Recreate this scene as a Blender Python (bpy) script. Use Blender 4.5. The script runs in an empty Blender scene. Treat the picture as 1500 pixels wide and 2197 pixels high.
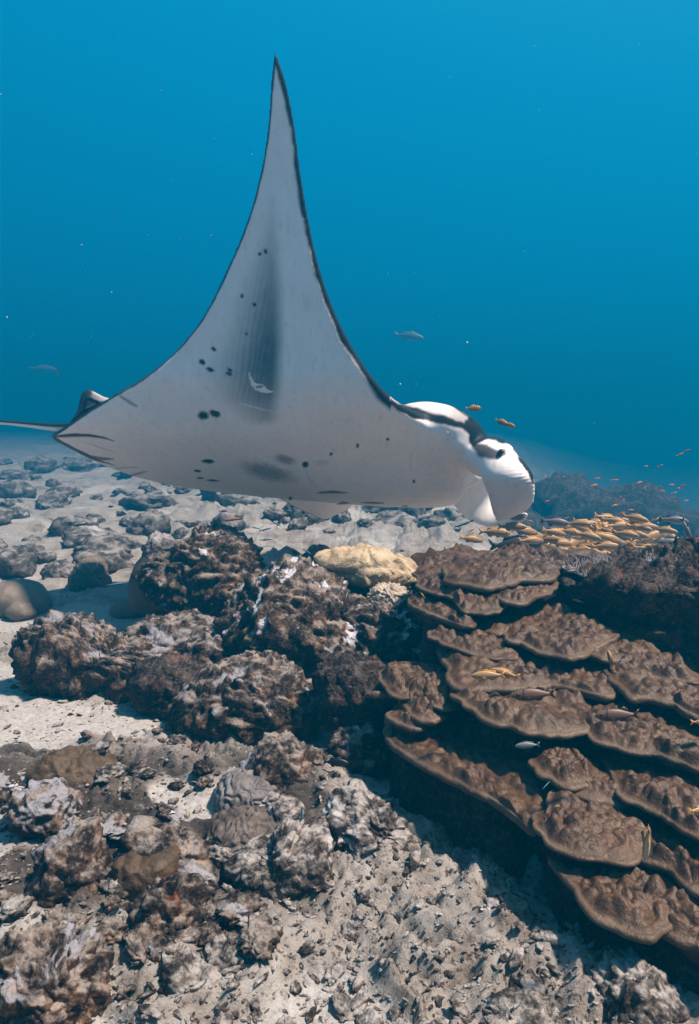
import bpy, bmesh, math, random
import numpy as np
from mathutils import Vector, Matrix, kdtree

rng = np.random.default_rng(7)
random.seed(7)
scene = bpy.context.scene
COL = scene.collection
R = math.radians

# ------------------------------------------------------------------ camera
PW, PH = 1500.0, 2197.0
VFOV = R(70.0)
FPX = (PH / 2) / math.tan(VFOV / 2)
PITCH = R(7.2)
CAM = np.array([0.0, 0.0, 1.2])
FW = np.array([0.0, math.cos(PITCH), -math.sin(PITCH)])
UP = np.array([0.0, math.sin(PITCH), math.cos(PITCH)])
RT = np.array([1.0, 0.0, 0.0])
cam_d = bpy.data.cameras.new('camera')
cam = bpy.data.objects.new('camera', cam_d)
COL.objects.link(cam)
cam.location = CAM
cam.rotation_euler = (math.pi / 2 - PITCH, 0, 0)
cam_d.sensor_fit = 'VERTICAL'
cam_d.angle_y = VFOV
cam_d.clip_start = 0.02
cam_d.clip_end = 500
scene.camera = cam

# ------------------------------------------------------------------ light, water colour, exposure
SUN_EL, SUN_AZ = R(60), R(110)      # azimuth clockwise from +Y: the sun stands high, right of and behind the camera
sun_dir = Vector((math.cos(SUN_EL) * math.sin(SUN_AZ), math.cos(SUN_EL) * math.cos(SUN_AZ), math.sin(SUN_EL)))
sd = bpy.data.lights.new('sun', 'SUN')
sd.energy = 5.0
sd.angle = R(4)
sd.color = (1.0, 0.85, 0.72)
so = bpy.data.objects.new('sun', sd)
COL.objects.link(so)
so.rotation_euler = sun_dir.to_track_quat('Z', 'Y').to_euler()
so.location = (0, 0, 8)

world = bpy.data.worlds.new('World')
scene.world = world
world.use_nodes = True
wn, wl = world.node_tree.nodes, world.node_tree.links
wn.clear()
w_out = wn.new('ShaderNodeOutputWorld')
w_bg = wn.new('ShaderNodeBackground')
w_bg.inputs['Strength'].default_value = 0.92
w_tc = wn.new('ShaderNodeTexCoord')
w_sep = wn.new('ShaderNodeSeparateXYZ')
wl.new(w_tc.outputs['Generated'], w_sep.inputs[0])
w_dot = wn.new('ShaderNodeVectorMath'); w_dot.operation = 'DOT_PRODUCT'
wl.new(w_tc.outputs['Generated'], w_dot.inputs[0])
w_dot.inputs[1].default_value = (0.26, 0.0, 0.96)
w_map = wn.new('ShaderNodeMapRange')
w_map.inputs['From Min'].default_value = -0.2
w_map.inputs['From Max'].default_value = 1.0
wl.new(w_dot.outputs['Value'], w_map.inputs['Value'])
w_ramp = wn.new('ShaderNodeValToRGB')
w_ramp.color_ramp.interpolation = 'B_SPLINE'
els = w_ramp.color_ramp.elements
stops = [(0.0, (0.001, 0.078, 0.165)), (0.15, (0.001, 0.088, 0.185)), (0.30, (0.0005, 0.100, 0.205)), (0.45, (0.0005, 0.116, 0.232)),
         (0.60, (0.002, 0.135, 0.26)), (0.76, (0.02, 0.15, 0.26)), (1.0, (0.08, 0.17, 0.22))]
els[0].position, els[0].color = stops[0][0], (*stops[0][1], 1)
els[1].position, els[1].color = stops[-1][0], (*stops[-1][1], 1)
for p_, c_ in stops[1:-1]:
    e_ = els.new(p_); e_.color = (*c_, 1)
wl.new(w_map.outputs[0], w_ramp.inputs[0])
# daylight through the window of the water surface overhead
w_sky = wn.new('ShaderNodeTexSky')
w_sky.sky_type = 'NISHITA'
w_sky.sun_disc = False
w_sky.sun_elevation = SUN_EL
w_sky.sun_rotation = SUN_AZ
w_win = wn.new('ShaderNodeMapRange'); w_win.interpolation_type = 'SMOOTHSTEP'
w_win.inputs['From Min'].default_value = 0.60
w_win.inputs['From Max'].default_value = 0.80
w_win.inputs['To Max'].default_value = 0.028
wl.new(w_sep.outputs['Z'], w_win.inputs['Value'])
w_mul = wn.new('ShaderNodeVectorMath'); w_mul.operation = 'SCALE'
wl.new(w_sky.outputs[0], w_mul.inputs[0])
wl.new(w_win.outputs[0], w_mul.inputs['Scale'])
w_add = wn.new('ShaderNodeVectorMath'); w_add.operation = 'ADD'
wl.new(w_ramp.outputs[0], w_add.inputs[0])
wl.new(w_mul.outputs[0], w_add.inputs[1])
wl.new(w_add.outputs[0], w_bg.inputs['Color'])
wl.new(w_bg.outputs[0], w_out.inputs['Surface'])

vs = scene.view_settings
vs.view_transform = 'Standard'
vs.look = 'None'
vs.exposure = 1.53
vs.gamma = 1.0
vs.use_curve_mapping = False
cy = scene.cycles
cy.use_denoising = True
try:
    cy.denoiser = 'OPENIMAGEDENOISE'
except Exception:
    pass
cy.max_bounces = 8
cy.diffuse_bounces = 4
cy.glossy_bounces = 2
cy.transmission_bounces = 2
cy.volume_bounces = 2
cy.use_adaptive_sampling = True
cy.adaptive_threshold = 0.02
cy.sample_clamp_indirect = 4.0

# ------------------------------------------------------------------ pixel <-> world helpers
def ray(px, py):
    px = np.asarray(px, float); py = np.asarray(py, float)
    x = (px - PW / 2) / FPX
    y = (PH / 2 - py) / FPX
    return FW + x[..., None] * RT + y[..., None] * UP

def W(px, py, dep):
    """point at camera depth dep on the line of sight of a pixel"""
    return CAM + np.asarray(dep, float)[..., None] * ray(px, py)

def on_z(px, py, z=0.0):
    d = ray(px, py)
    t = (z - CAM[2]) / d[..., 2]
    return CAM + t[..., None] * d

def depth_on(px, py, z=0.0):
    p = on_z(px, py, z)
    return float(np.dot(p - CAM, FW))

def project(P):
    v = P - CAM
    dz = v @ FW
    return PW / 2 + FPX * (v @ RT) / dz, PH / 2 - FPX * (v @ UP) / dz, dz

# ------------------------------------------------------------------ numpy noise
_perm = rng.permutation(256)
_perm = np.concatenate([_perm, _perm, _perm])
_g = rng.normal(size=(256, 3)); _g /= np.linalg.norm(_g, axis=1)[:, None]
_rnd = rng.random((256, 3))

def pnoise(P):
    P = np.asarray(P, float)
    i = np.floor(P).astype(np.int64); f = P - i
    i &= 255
    w = f * f * f * (f * (f * 6 - 15) + 10)
    out = np.zeros(len(P))
    for dx in (0, 1):
        wx = w[:, 0] if dx else 1 - w[:, 0]
        a = _perm[i[:, 0] + dx]
        for dy in (0, 1):
            wy = w[:, 1] if dy else 1 - w[:, 1]
            b = _perm[a + i[:, 1] + dy]
            for dz in (0, 1):
                wz = w[:, 2] if dz else 1 - w[:, 2]
                g = _g[_perm[b + i[:, 2] + dz]]
                dot = g[:, 0] * (f[:, 0] - dx) + g[:, 1] * (f[:, 1] - dy) + g[:, 2] * (f[:, 2] - dz)
                out += wx * wy * wz * dot
    return out * 1.6

def fbm(P, octaves=4, gain=0.5, lac=2.03):
    P = np.asarray(P, float); s = np.zeros(len(P)); a = 1.0; q = P.copy()
    for _ in range(octaves):
        s += a * pnoise(q); a *= gain; q = q * lac + 17.3
    return s

def billow(P, octaves=4, gain=0.5, lac=2.03):
    P = np.asarray(P, float); s = np.zeros(len(P)); a = 1.0; q = P.copy()
    for _ in range(octaves):
        s += a * (np.abs(pnoise(q)) * 2 - 0.45); a *= gain; q = q * lac + 9.1
    return s

def worley(P):
    P = np.asarray(P, float)
    i = np.floor(P).astype(np.int64); best = np.full(len(P), 9.0)
    for dx in (-1, 0, 1):
        for dy in (-1, 0, 1):
            for dz in (-1, 0, 1):
                c = i + np.array([dx, dy, dz])
                h = _perm[(_perm[(_perm[c[:, 0] & 255] + c[:, 1]) & 255] + c[:, 2]) & 255]
                d = c + _rnd[h] - P
                best = np.minimum(best, (d * d).sum(1))
    return np.sqrt(best)

def sstep(a, b, x):
    t = np.clip((x - a) / (b - a), 0, 1)
    return t * t * (3 - 2 * t)

# ------------------------------------------------------------------ object helpers
def new_mesh(name, verts, faces, smooth=True):
    """faces: an (n,3)/(n,4) array or a list of such arrays"""
    me = bpy.data.meshes.new(name)
    verts = np.asarray(verts, np.float32)
    if not isinstance(faces, (list, tuple)):
        faces = [faces]
    faces = [np.asarray(f, np.int32) for f in faces if len(f)]
    me.vertices.add(len(verts))
    me.vertices.foreach_set('co', verts.ravel())
    nl = sum(f.size for f in faces); nf = sum(len(f) for f in faces)
    me.loops.add(nl); me.polygons.add(nf)
    me.loops.foreach_set('vertex_index', np.concatenate([f.ravel() for f in faces]))
    tot = np.concatenate([np.full(len(f), f.shape[1], np.int32) for f in faces])
    st = np.concatenate([[0], np.cumsum(tot)[:-1]]).astype(np.int32)
    me.polygons.foreach_set('loop_start', st)
    me.polygons.foreach_set('loop_total', tot)
    me.polygons.foreach_set('use_smooth', np.full(nf, smooth))
    me.update(calc_edges=True)
    me.validate()
    return me

def add_color(me, name, rgb):
    at = me.attributes.new(name, 'FLOAT_COLOR', 'POINT')
    c = np.ones((len(me.vertices), 4), np.float32)
    rgb = np.asarray(rgb)
    if rgb.ndim == 1:
        rgb = np.repeat(rgb[:, None], 3, 1)
    c[:, :3] = rgb
    at.data.foreach_set('color', c.ravel())

def link(name, me, mat=None, parent=None):
    o = bpy.data.objects.new(name, me)
    COL.objects.link(o)
    if mat is not None and me is not None and not me.materials:
        me.materials.append(mat)
    if parent is not None:
        o.parent = parent
    return o

def tag(o, label=None, cat=None, group=None, kind=None):
    for k, v in (('label', label), ('category', cat), ('group', group), ('kind', kind)):
        if v:
            o[k] = v
    return o

def empty(name, loc, label=None, cat=None, group=None):
    o = bpy.data.objects.new(name, None)
    o.empty_display_size = 0.05
    COL.objects.link(o)
    o.location = tuple(float(v) for v in loc)
    return tag(o, label, cat, group)

def grid_faces(nu, nv, wrap_u=False, wrap_v=False):
    iu = np.arange(nu if wrap_u else nu - 1)
    iv = np.arange(nv if wrap_v else nv - 1)
    a, b = np.meshgrid(iu, iv, indexing='ij')
    a2, b2 = (a + 1) % nu, (b + 1) % nv
    return np.stack([a * nv + b, a2 * nv + b, a2 * nv + b2, a * nv + b2], -1).reshape(-1, 4)

_ico = {}
def ico(sub):
    if sub not in _ico:
        bm = bmesh.new()
        bmesh.ops.create_icosphere(bm, subdivisions=sub, radius=1.0)
        v = np.array([x.co[:] for x in bm.verts]); f = np.array([[q.index for q in x.verts] for x in bm.faces])
        bm.free(); _ico[sub] = (v, f)
    return _ico[sub]

def tube(path, radii, seg=10, cap=True):
    """closed tapered tube round a polyline"""
    P = np.asarray(path, float); n = len(P)
    T = np.gradient(P, axis=0); T /= np.linalg.norm(T, axis=1)[:, None]
    ref = np.array([0.0, 1.0, 0.0]) if abs(T[0][1]) < 0.9 else np.array([1.0, 0, 0])
    V = []
    for i in range(n):
        a = np.cross(T[i], ref); a /= np.linalg.norm(a); b = np.cross(T[i], a)
        th = np.linspace(0, 2 * np.pi, seg, endpoint=False)
        r = radii[i]; ra, rb = (r if np.ndim(r) else (r, r))
        V.append(P[i] + np.cos(th)[:, None] * a * ra + np.sin(th)[:, None] * b * rb)
    V = np.concatenate(V + [P[:1], P[-1:]])
    F = grid_faces(n, seg, wrap_v=True)
    k = np.arange(seg); k2 = (k + 1) % seg
    c0 = np.stack([np.full(seg, n * seg), k2, k], 1)
    c1 = np.stack([np.full(seg, n * seg + 1), (n - 1) * seg + k, (n - 1) * seg + k2], 1)
    return V, [F, np.concatenate([c0, c1])]

# ------------------------------------------------------------------ material helpers
class Mat:
    def __init__(self, name, rough=0.8, spec=0.3):
        self.m = bpy.data.materials.new(name)
        self.m.use_nodes = True
        self.n = self.m.node_tree.nodes; self.l = self.m.node_tree.links
        self.b = self.n['Principled BSDF']
        self.b.inputs['Roughness'].default_value = rough
        self.b.inputs['Specular IOR Level'].default_value = spec
    def node(self, t, **kw):
        x = self.n.new(t)
        for k, v in kw.items():
            setattr(x, k, v)
        return x
    def put(self, sock, v):
        if hasattr(v, 'is_output') or hasattr(v, 'links'):
            self.l.new(v, sock)
        else:
            if isinstance(v, (tuple, list)) and len(v) == 3 and sock.type == 'RGBA':
                v = (*v, 1)
            sock.default_value = v
    def pos(self):
        return self.node('ShaderNodeNewGeometry').outputs['Position']
    def obj(self):
        return self.node('ShaderNodeTexCoord').outputs['Object']
    def nz(self):
        s = self.node('ShaderNodeSeparateXYZ')
        self.l.new(self.node('ShaderNodeNewGeometry').outputs['Normal'], s.inputs[0])
        return s.outputs['Z']
    def xyz(self, v):
        s = self.node('ShaderNodeSeparateXYZ'); self.l.new(v, s.inputs[0]); return s.outputs
    def noise(self, vec, scale, detail=4, rough=0.55, dist=0.0):
        x = self.node('ShaderNodeTexNoise')
        self.l.new(vec, x.inputs['Vector'])
        x.inputs['Scale'].default_value = scale; x.inputs['Detail'].default_value = detail
        x.inputs['Roughness'].default_value = rough; x.inputs['Distortion'].default_value = dist
        return x.outputs['Fac']
    def voro(self, vec, scale, feature='F1'):
        x = self.node('ShaderNodeTexVoronoi', feature=feature)
        self.l.new(vec, x.inputs['Vector']); x.inputs['Scale'].default_value = scale
        return x.outputs['Distance']
    def math(self, op, a, b=0.0, clamp=False):
        x = self.node('ShaderNodeMath', operation=op, use_clamp=clamp)
        self.put(x.inputs[0], a); self.put(x.inputs[1], b)
        return x.outputs[0]
    def rng(self, v, a, b, c=0.0, d=1.0, smooth=True):
        x = self.node('ShaderNodeMapRange', interpolation_type='SMOOTHSTEP' if smooth else 'LINEAR')
        self.put(x.inputs['Value'], v)
        for k, q in (('From Min', a), ('From Max', b), ('To Min', c), ('To Max', d)):
            x.inputs[k].default_value = q
        return x.outputs[0]
    def ramp(self, v, stops, interp='LINEAR'):
        x = self.node('ShaderNodeValToRGB')
        x.color_ramp.interpolation = interp
        e = x.color_ramp.elements
        e[0].position, e[0].color = stops[0][0], (*stops[0][1], 1)
        e[1].position, e[1].color = stops[-1][0], (*stops[-1][1], 1)
        for p, c in stops[1:-1]:
            q = e.new(p); q.color = (*c, 1)
        self.put(x.inputs[0], v)
        return x.outputs[0]
    def mix(self, f, a, b, mode='MIX'):
        x = self.node('ShaderNodeMix', data_type='RGBA', blend_type=mode)
        self.put(x.inputs[0], f); self.put(x.inputs[6], a); self.put(x.inputs[7], b)
        return x.outputs[2]
    def attr(self, name):
        return self.node('ShaderNodeAttribute', attribute_name=name).outputs['Color']
    gain = 0.66                                        # one common albedo level for everything but the manta's white skin
    def color(self, v):
        if self.gain != 1.0:
            v = self.mix(1.0, v, (self.gain,) * 3, 'MULTIPLY')
        self.put(self.b.inputs['Base Color'], v)
    def bump(self, h, dist=0.01, strength=1.0, prev=None):
        x = self.node('ShaderNodeBump')
        x.inputs['Distance'].default_value = dist; x.inputs['Strength'].default_value = strength
        self.l.new(h, x.inputs['Height'])
        if prev is not None:
            self.l.new(prev, x.inputs['Normal'])
        self.l.new(x.outputs[0], self.b.inputs['Normal'])
        return x.outputs[0]

# ================================================================== SEABED
def axis(dense0, dense1, step, far0, far1, grow=1.07):
    a = list(np.arange(dense0, dense1, step))
    s = step; x = a[-1]
    while x < far1:
        s *= grow; x += s; a.append(x)
    s = step; x = a[0]; pre = []
    while x > far0:
        s *= grow; x -= s; pre.append(x)
    return np.array(pre[::-1] + a)

def seabed_parts(X, Y):
    P = np.stack([X, Y, np.zeros_like(X)], 1)
    warp = np.stack([fbm(P * 1.7 + 3, 3), fbm(P * 1.7 + 31, 3), np.zeros_like(X)], 1) * 0.12
    Q = P + warp
    crust = sstep(-0.12, 0.30, fbm(Q * np.array([1.15, 1.5, 1]) + 5.2, 4) + 0.20 + 0.22 * (1 - sstep(1.7, 2.7, Y)) + 0.22 * sstep(3.8, 6.0, Y))      # 1 = cemented rubble, 0 = loose sand
    near = 1 - sstep(3.2, 6.0, Y)
    lumps = np.tanh(np.clip(billow(Q * 4.2 + 1.5, 4, 0.5) + 0.35, 0, 2) * 1.1)
    fine = billow(Q * 13.0 + 4.0, 4, 0.5)
    cell = np.clip(1 - (worley(Q * 17.0) / 0.70) ** 2, 0, 1) + 0.45 * np.clip(1 - (worley(Q * 36.0 + 11) / 0.66) ** 2, 0, 1)
    h = 0.035 * fbm(P * 0.9, 2)
    h += crust * (0.060 * lumps + 0.013 * fine + 0.022 * cell) * (0.35 + 0.65 * near)
    pits = np.clip(1 - (worley(Q * 13.0 + 40) / 0.42) ** 2, 0, 1) + 0.4 * np.clip(1 - (worley(Q * 34.0 + 20) / 0.40) ** 2, 0, 1)
    h += crust * near * (0.005 * fbm(Q * 60.0, 3, 0.6) - 0.020 * pits * (fbm(Q * 3.0 + 60, 2) > -0.05))
    h += (1 - crust) * (0.006 * fbm(P * 7, 3) + 0.003 * fine)
    farm = sstep(3.6, 6.5, Y)
    h += farm * (0.10 * np.clip(fbm(Q * 1.5 + 8.0, 4, 0.55), -0.15, 2) + 0.07 * np.clip(billow(Q * 2.6, 3), 0, 2))
    h += sstep(7, 16, Y) * 0.22 * np.clip(fbm(Q * 0.55 + 2.0, 3), -0.3, 2)
    h -= 3.4 * sstep(0.16, 0.42, X / np.maximum(Y, 0.5)) * sstep(5.0, 9.0, Y)          # the reef edge drops away on the right
    return h, crust

xs = axis(-1.15, 1.35, 0.0085, -60, 60, 1.035)
ys = axis(1.0, 2.7, 0.0085, -6, 70, 1.022)
gx, gy = np.meshgrid(xs, ys, indexing='ij')
hz, crust = seabed_parts(gx.ravel(), gy.ravel())
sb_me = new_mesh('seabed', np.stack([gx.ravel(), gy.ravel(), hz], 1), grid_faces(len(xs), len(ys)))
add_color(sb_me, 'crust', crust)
_px, _py, _ = project(np.stack([gx.ravel(), np.maximum(gy.ravel(), .7), hz], 1))
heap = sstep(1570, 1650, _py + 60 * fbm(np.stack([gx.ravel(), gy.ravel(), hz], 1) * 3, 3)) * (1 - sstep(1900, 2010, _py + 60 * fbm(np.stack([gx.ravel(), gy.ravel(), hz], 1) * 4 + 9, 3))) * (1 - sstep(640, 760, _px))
add_color(sb_me, 'heap_shade', heap)  # zone of the heap whose rubble is darkened in colour to look shaded

def ground_z(x, y):
    h, _ = seabed_parts(np.atleast_1d(np.asarray(x, float)), np.atleast_1d(np.asarray(y, float)))
    return h

m = Mat('sand_and_rubble', 0.95, 0.15)
p = m.pos()
cr = m.attr('crust')
n1 = m.noise(p, 7.0, 8, 0.65)
n2 = m.noise(p, 55.0, 6, 0.7)
n3 = m.noise(p, 2.2, 4, 0.55)
sand = m.ramp(n2, [(0.30, (0.30, 0.27, 0.25)), (0.46, (0.50, 0.46, 0.43)), (0.72, (0.64, 0.60, 0.57))])
rub = m.ramp(n1, [(0.30, (0.07, 0.048, 0.036)), (0.38, (0.22, 0.175, 0.145)), (0.48, (0.36, 0.315, 0.28)), (0.64, (0.50, 0.455, 0.42))])
rub = m.mix(m.rng(n2, 0.38, 0.47, 0.85, 0.0), rub, (0.05, 0.032, 0.025))
dust = m.math('MULTIPLY', m.rng(m.nz(), 0.78, 0.98), m.rng(n3, 0.35, 0.62))
rub = m.mix(m.math('MULTIPLY', dust, 0.75), rub, (0.42, 0.375, 0.345))
rub = m.mix(m.math('MULTIPLY', m.attr('heap_shade'), 0.85), rub, m.mix(m.rng(n1, .45, .65), (0.025, 0.016, 0.012), (0.13, 0.095, 0.075)))  # shade of the heap mixed into the rubble colour
m.color(m.mix(m.rng(cr, 0.15, 0.75), sand, rub))
b1 = m.bump(n2, 0.012, 0.9)
m.bump(m.noise(p, 170.0, 4, 0.7), 0.004, 0.8, b1)
M_SEABED = m.m
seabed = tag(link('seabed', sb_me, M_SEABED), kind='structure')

# ================================================================== WATER HAZE
hb = [(-62, -8, -5.5), (62, -8, -5.5), (62, 72, -5.5), (-62, 72, -5.5)]
hv = hb + [(x, y, 4.0) for x, y, _ in hb]
haze_me = new_mesh('haze', hv, np.array([[0, 3, 2, 1], [4, 5, 6, 7], [0, 1, 5, 4], [1, 2, 6, 5], [2, 3, 7, 6], [3, 0, 4, 7]]), smooth=False)
hm = bpy.data.materials.new('sea_water_haze')
hm.use_nodes = True
hn = hm.node_tree.nodes
hn.clear()
h_out = hn.new('ShaderNodeOutputMaterial')
h_vol = hn.new('ShaderNodeVolumePrincipled')
h_vol.inputs['Color'].default_value = (0.001, 0.170, 0.300, 1)
h_vol.inputs['Density'].default_value = 0.068
h_vol.inputs['Anisotropy'].default_value = 0.3
hm.node_tree.links.new(h_vol.outputs[0], h_out.inputs['Volume'])
haze = tag(link('haze', haze_me, hm), kind='stuff')

# ================================================================== MANTA RAY
def catmull(P, n):
    """resample control rows through a Catmull-Rom spline"""
    P = np.asarray(P, float); k = len(P)
    t = np.linspace(0, k - 1 - 1e-9, n); i = np.floor(t).astype(int); f = (t - i)[:, None]
    g = lambda j: P[np.clip(j, 0, k - 1)]
    p0, p1, p2, p3 = g(i - 1), g(i), g(i + 1), g(i + 2)
    return 0.5 * ((2 * p1) + (-p0 + p2) * f + (2 * p0 - 5 * p1 + 4 * p2 - p3) * f ** 2 + (-p0 + 3 * p1 - 3 * p2 + p3) * f ** 3)

# wing stations from the raised tip over the belly to the far tip: leading edge, trailing edge (px, py, camera depth), half thickness up / down, sag of the chord
ST = np.array([
    [591, 111, 2.16, 589, 112, 2.16, 0.006, 0.006, 0],
    [615, 185, 2.2, 582, 178, 2.21, 0.007, 0.007, 0],
    [632, 272, 2.25, 573, 285, 2.27, 0.008, 0.008, 0.004],
    [645, 370, 2.3, 555, 388, 2.33, 0.011, 0.01, 0.008],
    [661, 468, 2.345, 528, 480, 2.385, 0.015, 0.012, 0.012],
    [684, 570, 2.385, 489, 573, 2.445, 0.021, 0.016, 0.018],
    [716, 664, 2.42, 440, 672, 2.51, 0.028, 0.02, 0.022],
    [757, 746, 2.45, 378, 752, 2.58, 0.036, 0.026, 0.024],
    [802, 814, 2.48, 312, 807, 2.64, 0.046, 0.034, 0.02],
    [852, 866, 2.53, 255, 842, 2.71, 0.062, 0.044, 0.014],
    [905, 898, 2.59, 205, 872, 2.78, 0.085, 0.056, 0.006],
    [960, 930, 2.66, 160, 902, 2.86, .108, .066, 0],
    [985, 985, 2.78, 128, 925, 2.96, .120, .070, 0],
    [998, 1048, 2.92, 112, 938, 3.05, .124, .070, 0],
    [985, 1074, 3.06, 150, 960, 3.12, .116, .066, 0],
    [955, 1078, 3.20, 225, 997, 3.22, .095, .056, 0],
    [905, 1074, 3.38, 330, 1030, 3.38, .065, .042, 0],
    [852, 1062, 3.56, 440, 1043, 3.56, .045, .030, 0],
    [800, 1040, 3.80, 540, 1050, 3.78, .030, .020, 0],
    [768, 1066, 4.02, 596, 1068, 4.00, .018, .014, 0],
    [750, 1090, 4.20, 636, 1090, 4.19, .010, .009, 0],
    [705, 1111, 4.30, 684, 1111, 4.30, .006, .006, 0]])
MS = 1.5          # the animal is about 4.5 m across and swims some 3.5 to 6 m away
ST[:, [2, 5, 6, 7, 8]] *= MS
NS, NC = 260, 110
S = catmull(ST, NS)
LE = W(S[:, 0], S[:, 1], S[:, 2]); TE = W(S[:, 3], S[:, 4], S[:, 5])
cc = 0.5 - 0.5 * np.cos(np.linspace(0, np.pi, NC))
mid = LE[:, None] * (1 - cc)[None, :, None] + TE[:, None] * cc[None, :, None]
du = np.gradient(mid, axis=0); dc = np.gradient(mid, axis=1)
nrm = np.cross(dc, du); nrm /= np.linalg.norm(nrm, axis=2)[..., None] + 1e-12
# orient: the belly faces the camera and the sea floor
vdir = mid - CAM
ref = nrm[NS // 3, NC // 2]
if np.dot(ref, vdir[NS // 3, NC // 2]) > 0:
    nrm = -nrm                                    # nrm = ventral side
for _ in range(6):
    nrm[1:-1] = (nrm[:-2] + 2 * nrm[1:-1] + nrm[2:]) / 4
nrm /= np.linalg.norm(nrm, axis=2)[..., None]
prof = 1.0 * np.power(np.clip(cc, 0, 1), 0.45) * np.power(1 - cc, 0.62) / 0.52
prof = np.clip(prof, 0, 1.15)
mid = mid - nrm * (S[:, 8][:, None] * np.sin(np.pi * cc)[None])[..., None]
ven = mid + nrm * (S[:, 7][:, None] * prof[None] + 0.0045)[..., None]
dor = mid - nrm * (S[:, 6][:, None] * prof[None] + 0.0045)[..., None]
# thin folds along the far trailing edge
loftV = np.concatenate([ven.reshape(-1, 3), dor.reshape(-1, 3)])
n1_ = NS * NC
fv = grid_faces(NS, NC); fd = grid_faces(NS, NC)[:, ::-1] + n1_
def strip(a, b):
    return np.stack([a[:-1], a[1:], b[1:], b[:-1]], 1)
idx = np.arange(n1_).reshape(NS, NC)
rims = [strip(idx[:, 0], idx[:, 0] + n1_)[:, ::-1], strip(idx[:, -1], idx[:, -1] + n1_), strip(idx[0], idx[0] + n1_), strip(idx[-1], idx[-1] + n1_)[:, ::-1]]
parts_v, parts_f, off = [loftV], [np.concatenate([fv, fd] + rims)], len(loftV)

def WM(px, py, d):
    return W(px, py, np.asarray(d) * MS)

def ell(center, axes, sub=4):
    """ellipsoid whose three half axes are given as vectors"""
    v, f = ico(sub)
    return np.asarray(center) + v @ (np.asarray(axes) * MS), f

def ringloft(rings, seg=28, power=1.0):
    """rings: (px, py, depth, half width px, half thickness m, angle of the width axis in the picture, yaw)"""
    rings = catmull(rings, 46)
    V = []
    th = np.linspace(0, 2 * np.pi, seg, endpoint=False)
    for px, py, d, hw, ht, ang, yaw in rings:
        d, ht = d * MS, ht * MS
        c = W(px, py, d)
        a = math.cos(ang) * RT - math.sin(ang) * UP
        wdir = math.cos(yaw) * a + math.sin(yaw) * FW
        tdir = -math.sin(yaw) * a + math.cos(yaw) * FW
        V.append(c + np.cos(th)[:, None] * wdir * (hw * d / FPX) + np.sin(th)[:, None] * tdir * ht)
    n = len(rings)
    V = np.concatenate(V + [V[0].mean(0)[None], V[-1].mean(0)[None]])
    F = grid_faces(n, seg, wrap_v=True)
    k = np.arange(seg); k2 = (k + 1) % seg
    caps = np.concatenate([np.stack([np.full(seg, n * seg), k2, k], 1), np.stack([np.full(seg, n * seg + 1), (n - 1) * seg + k, (n - 1) * seg + k2], 1)])
    return V, F, caps

extra = []
# head: a broad flattened mass tilted like the body
lat = np.array([0.05, 0.92, -0.36]); lat /= np.linalg.norm(lat)
fwd = WM(1100, 1000, 2.75) - WM(800, 955, 2.85); fwd /= np.linalg.norm(fwd)
lat -= fwd * (lat @ fwd); lat /= np.linalg.norm(lat)
upv = np.cross(lat, fwd); upv = upv if upv[2] > 0 else -upv
extra.append(ell(WM(930, 952, 2.90), [fwd * 0.22, lat * 0.30, upv * 0.122]))
extra.append(ell(WM(972, 985, 2.90), [fwd * 0.105, lat * 0.27, upv * 0.088]))
extra.append(ell(WM(1050, 982, 2.72), [fwd * 0.105, lat * 0.085, upv * 0.078]))
extra.append(ell(WM(1000, 1012, 3.06), [fwd * 0.075, lat * 0.06, upv * 0.062]))
# near head fin: broad flap hanging from beside the eye
V1, F1, C1 = ringloft([
    [1052, 950, 2.74, 46, .060, 0.35, 0], [1070, 975, 2.70, 56, .062, 0.28, 0], [1082, 1000, 2.67, 60, .050, 0.2, -.05],
    [1089, 1028, 2.66, 58, .036, 0.10, -.02], [1096, 1058, 2.69, 52, .026, 0.02, 0], [1099, 1084, 2.73, 46, .020, -.12, 0],
    [1095, 1102, 2.77, 36, .016, -.22, 0], [1086, 1113, 2.79, 22, .010, -.28, 0], [1078, 1118, 2.80, 5, .005, -.3, 0]])
extra.append((V1, F1)); capsets = {len(extra) - 1: C1}
# far head fin: hangs beyond, curls forward at its tip
V2, F2, C2 = ringloft([
    [1000, 1000, 3.04, 46, .050, -.2, 0], [1002, 1030, 3.08, 48, .036, -.3, 0], [1008, 1060, 3.14, 46, .024, -.45, 0],
    [1022, 1086, 3.20, 37, .016, -.65, 0], [1046, 1106, 3.22, 26, .016, -1.0, 0], [1074, 1117, 3.20, 18, .020, -1.4, 0],
    [1098, 1116, 3.16, 15, .020, -1.7, 0], [1116, 1111, 3.12, 11, .018, -1.9, 0], [1128, 1105, 3.09, 7, .010, -2.0, 0], [1133, 1102, 3.08, 1, .003, -2.0, 0]])
extra.append((V2, F2)); capsets[len(extra) - 1] = C2
tri_f = []
for k_, (v_, f_) in enumerate(extra):
    parts_v.append(v_)
    (parts_f if f_.shape[1] == 4 else tri_f).append(f_ + off)
    if k_ in capsets:
        tri_f.append(capsets[k_] + off)
    off += len(v_)
raw = new_mesh('manta_raw', np.concatenate(parts_v), [np.concatenate(parts_f), np.concatenate(tri_f)])
bm_ = bmesh.new(); bm_.from_mesh(raw); bmesh.ops.recalc_face_normals(bm_, faces=bm_.faces); bm_.to_mesh(raw); bm_.free()
tmp = bpy.data.objects.new('manta_raw', raw); COL.objects.link(tmp)
md = tmp.modifiers.new('r', 'REMESH'); md.mode = 'VOXEL'; md.voxel_size = 0.0074; md.adaptivity = 0.0
ms = tmp.modifiers.new('s', 'SMOOTH'); ms.factor = 0.5; ms.iterations = 9
dg = bpy.context.evaluated_depsgraph_get()
manta_me = bpy.data.meshes.new_from_object(tmp.evaluated_get(dg))
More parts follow.
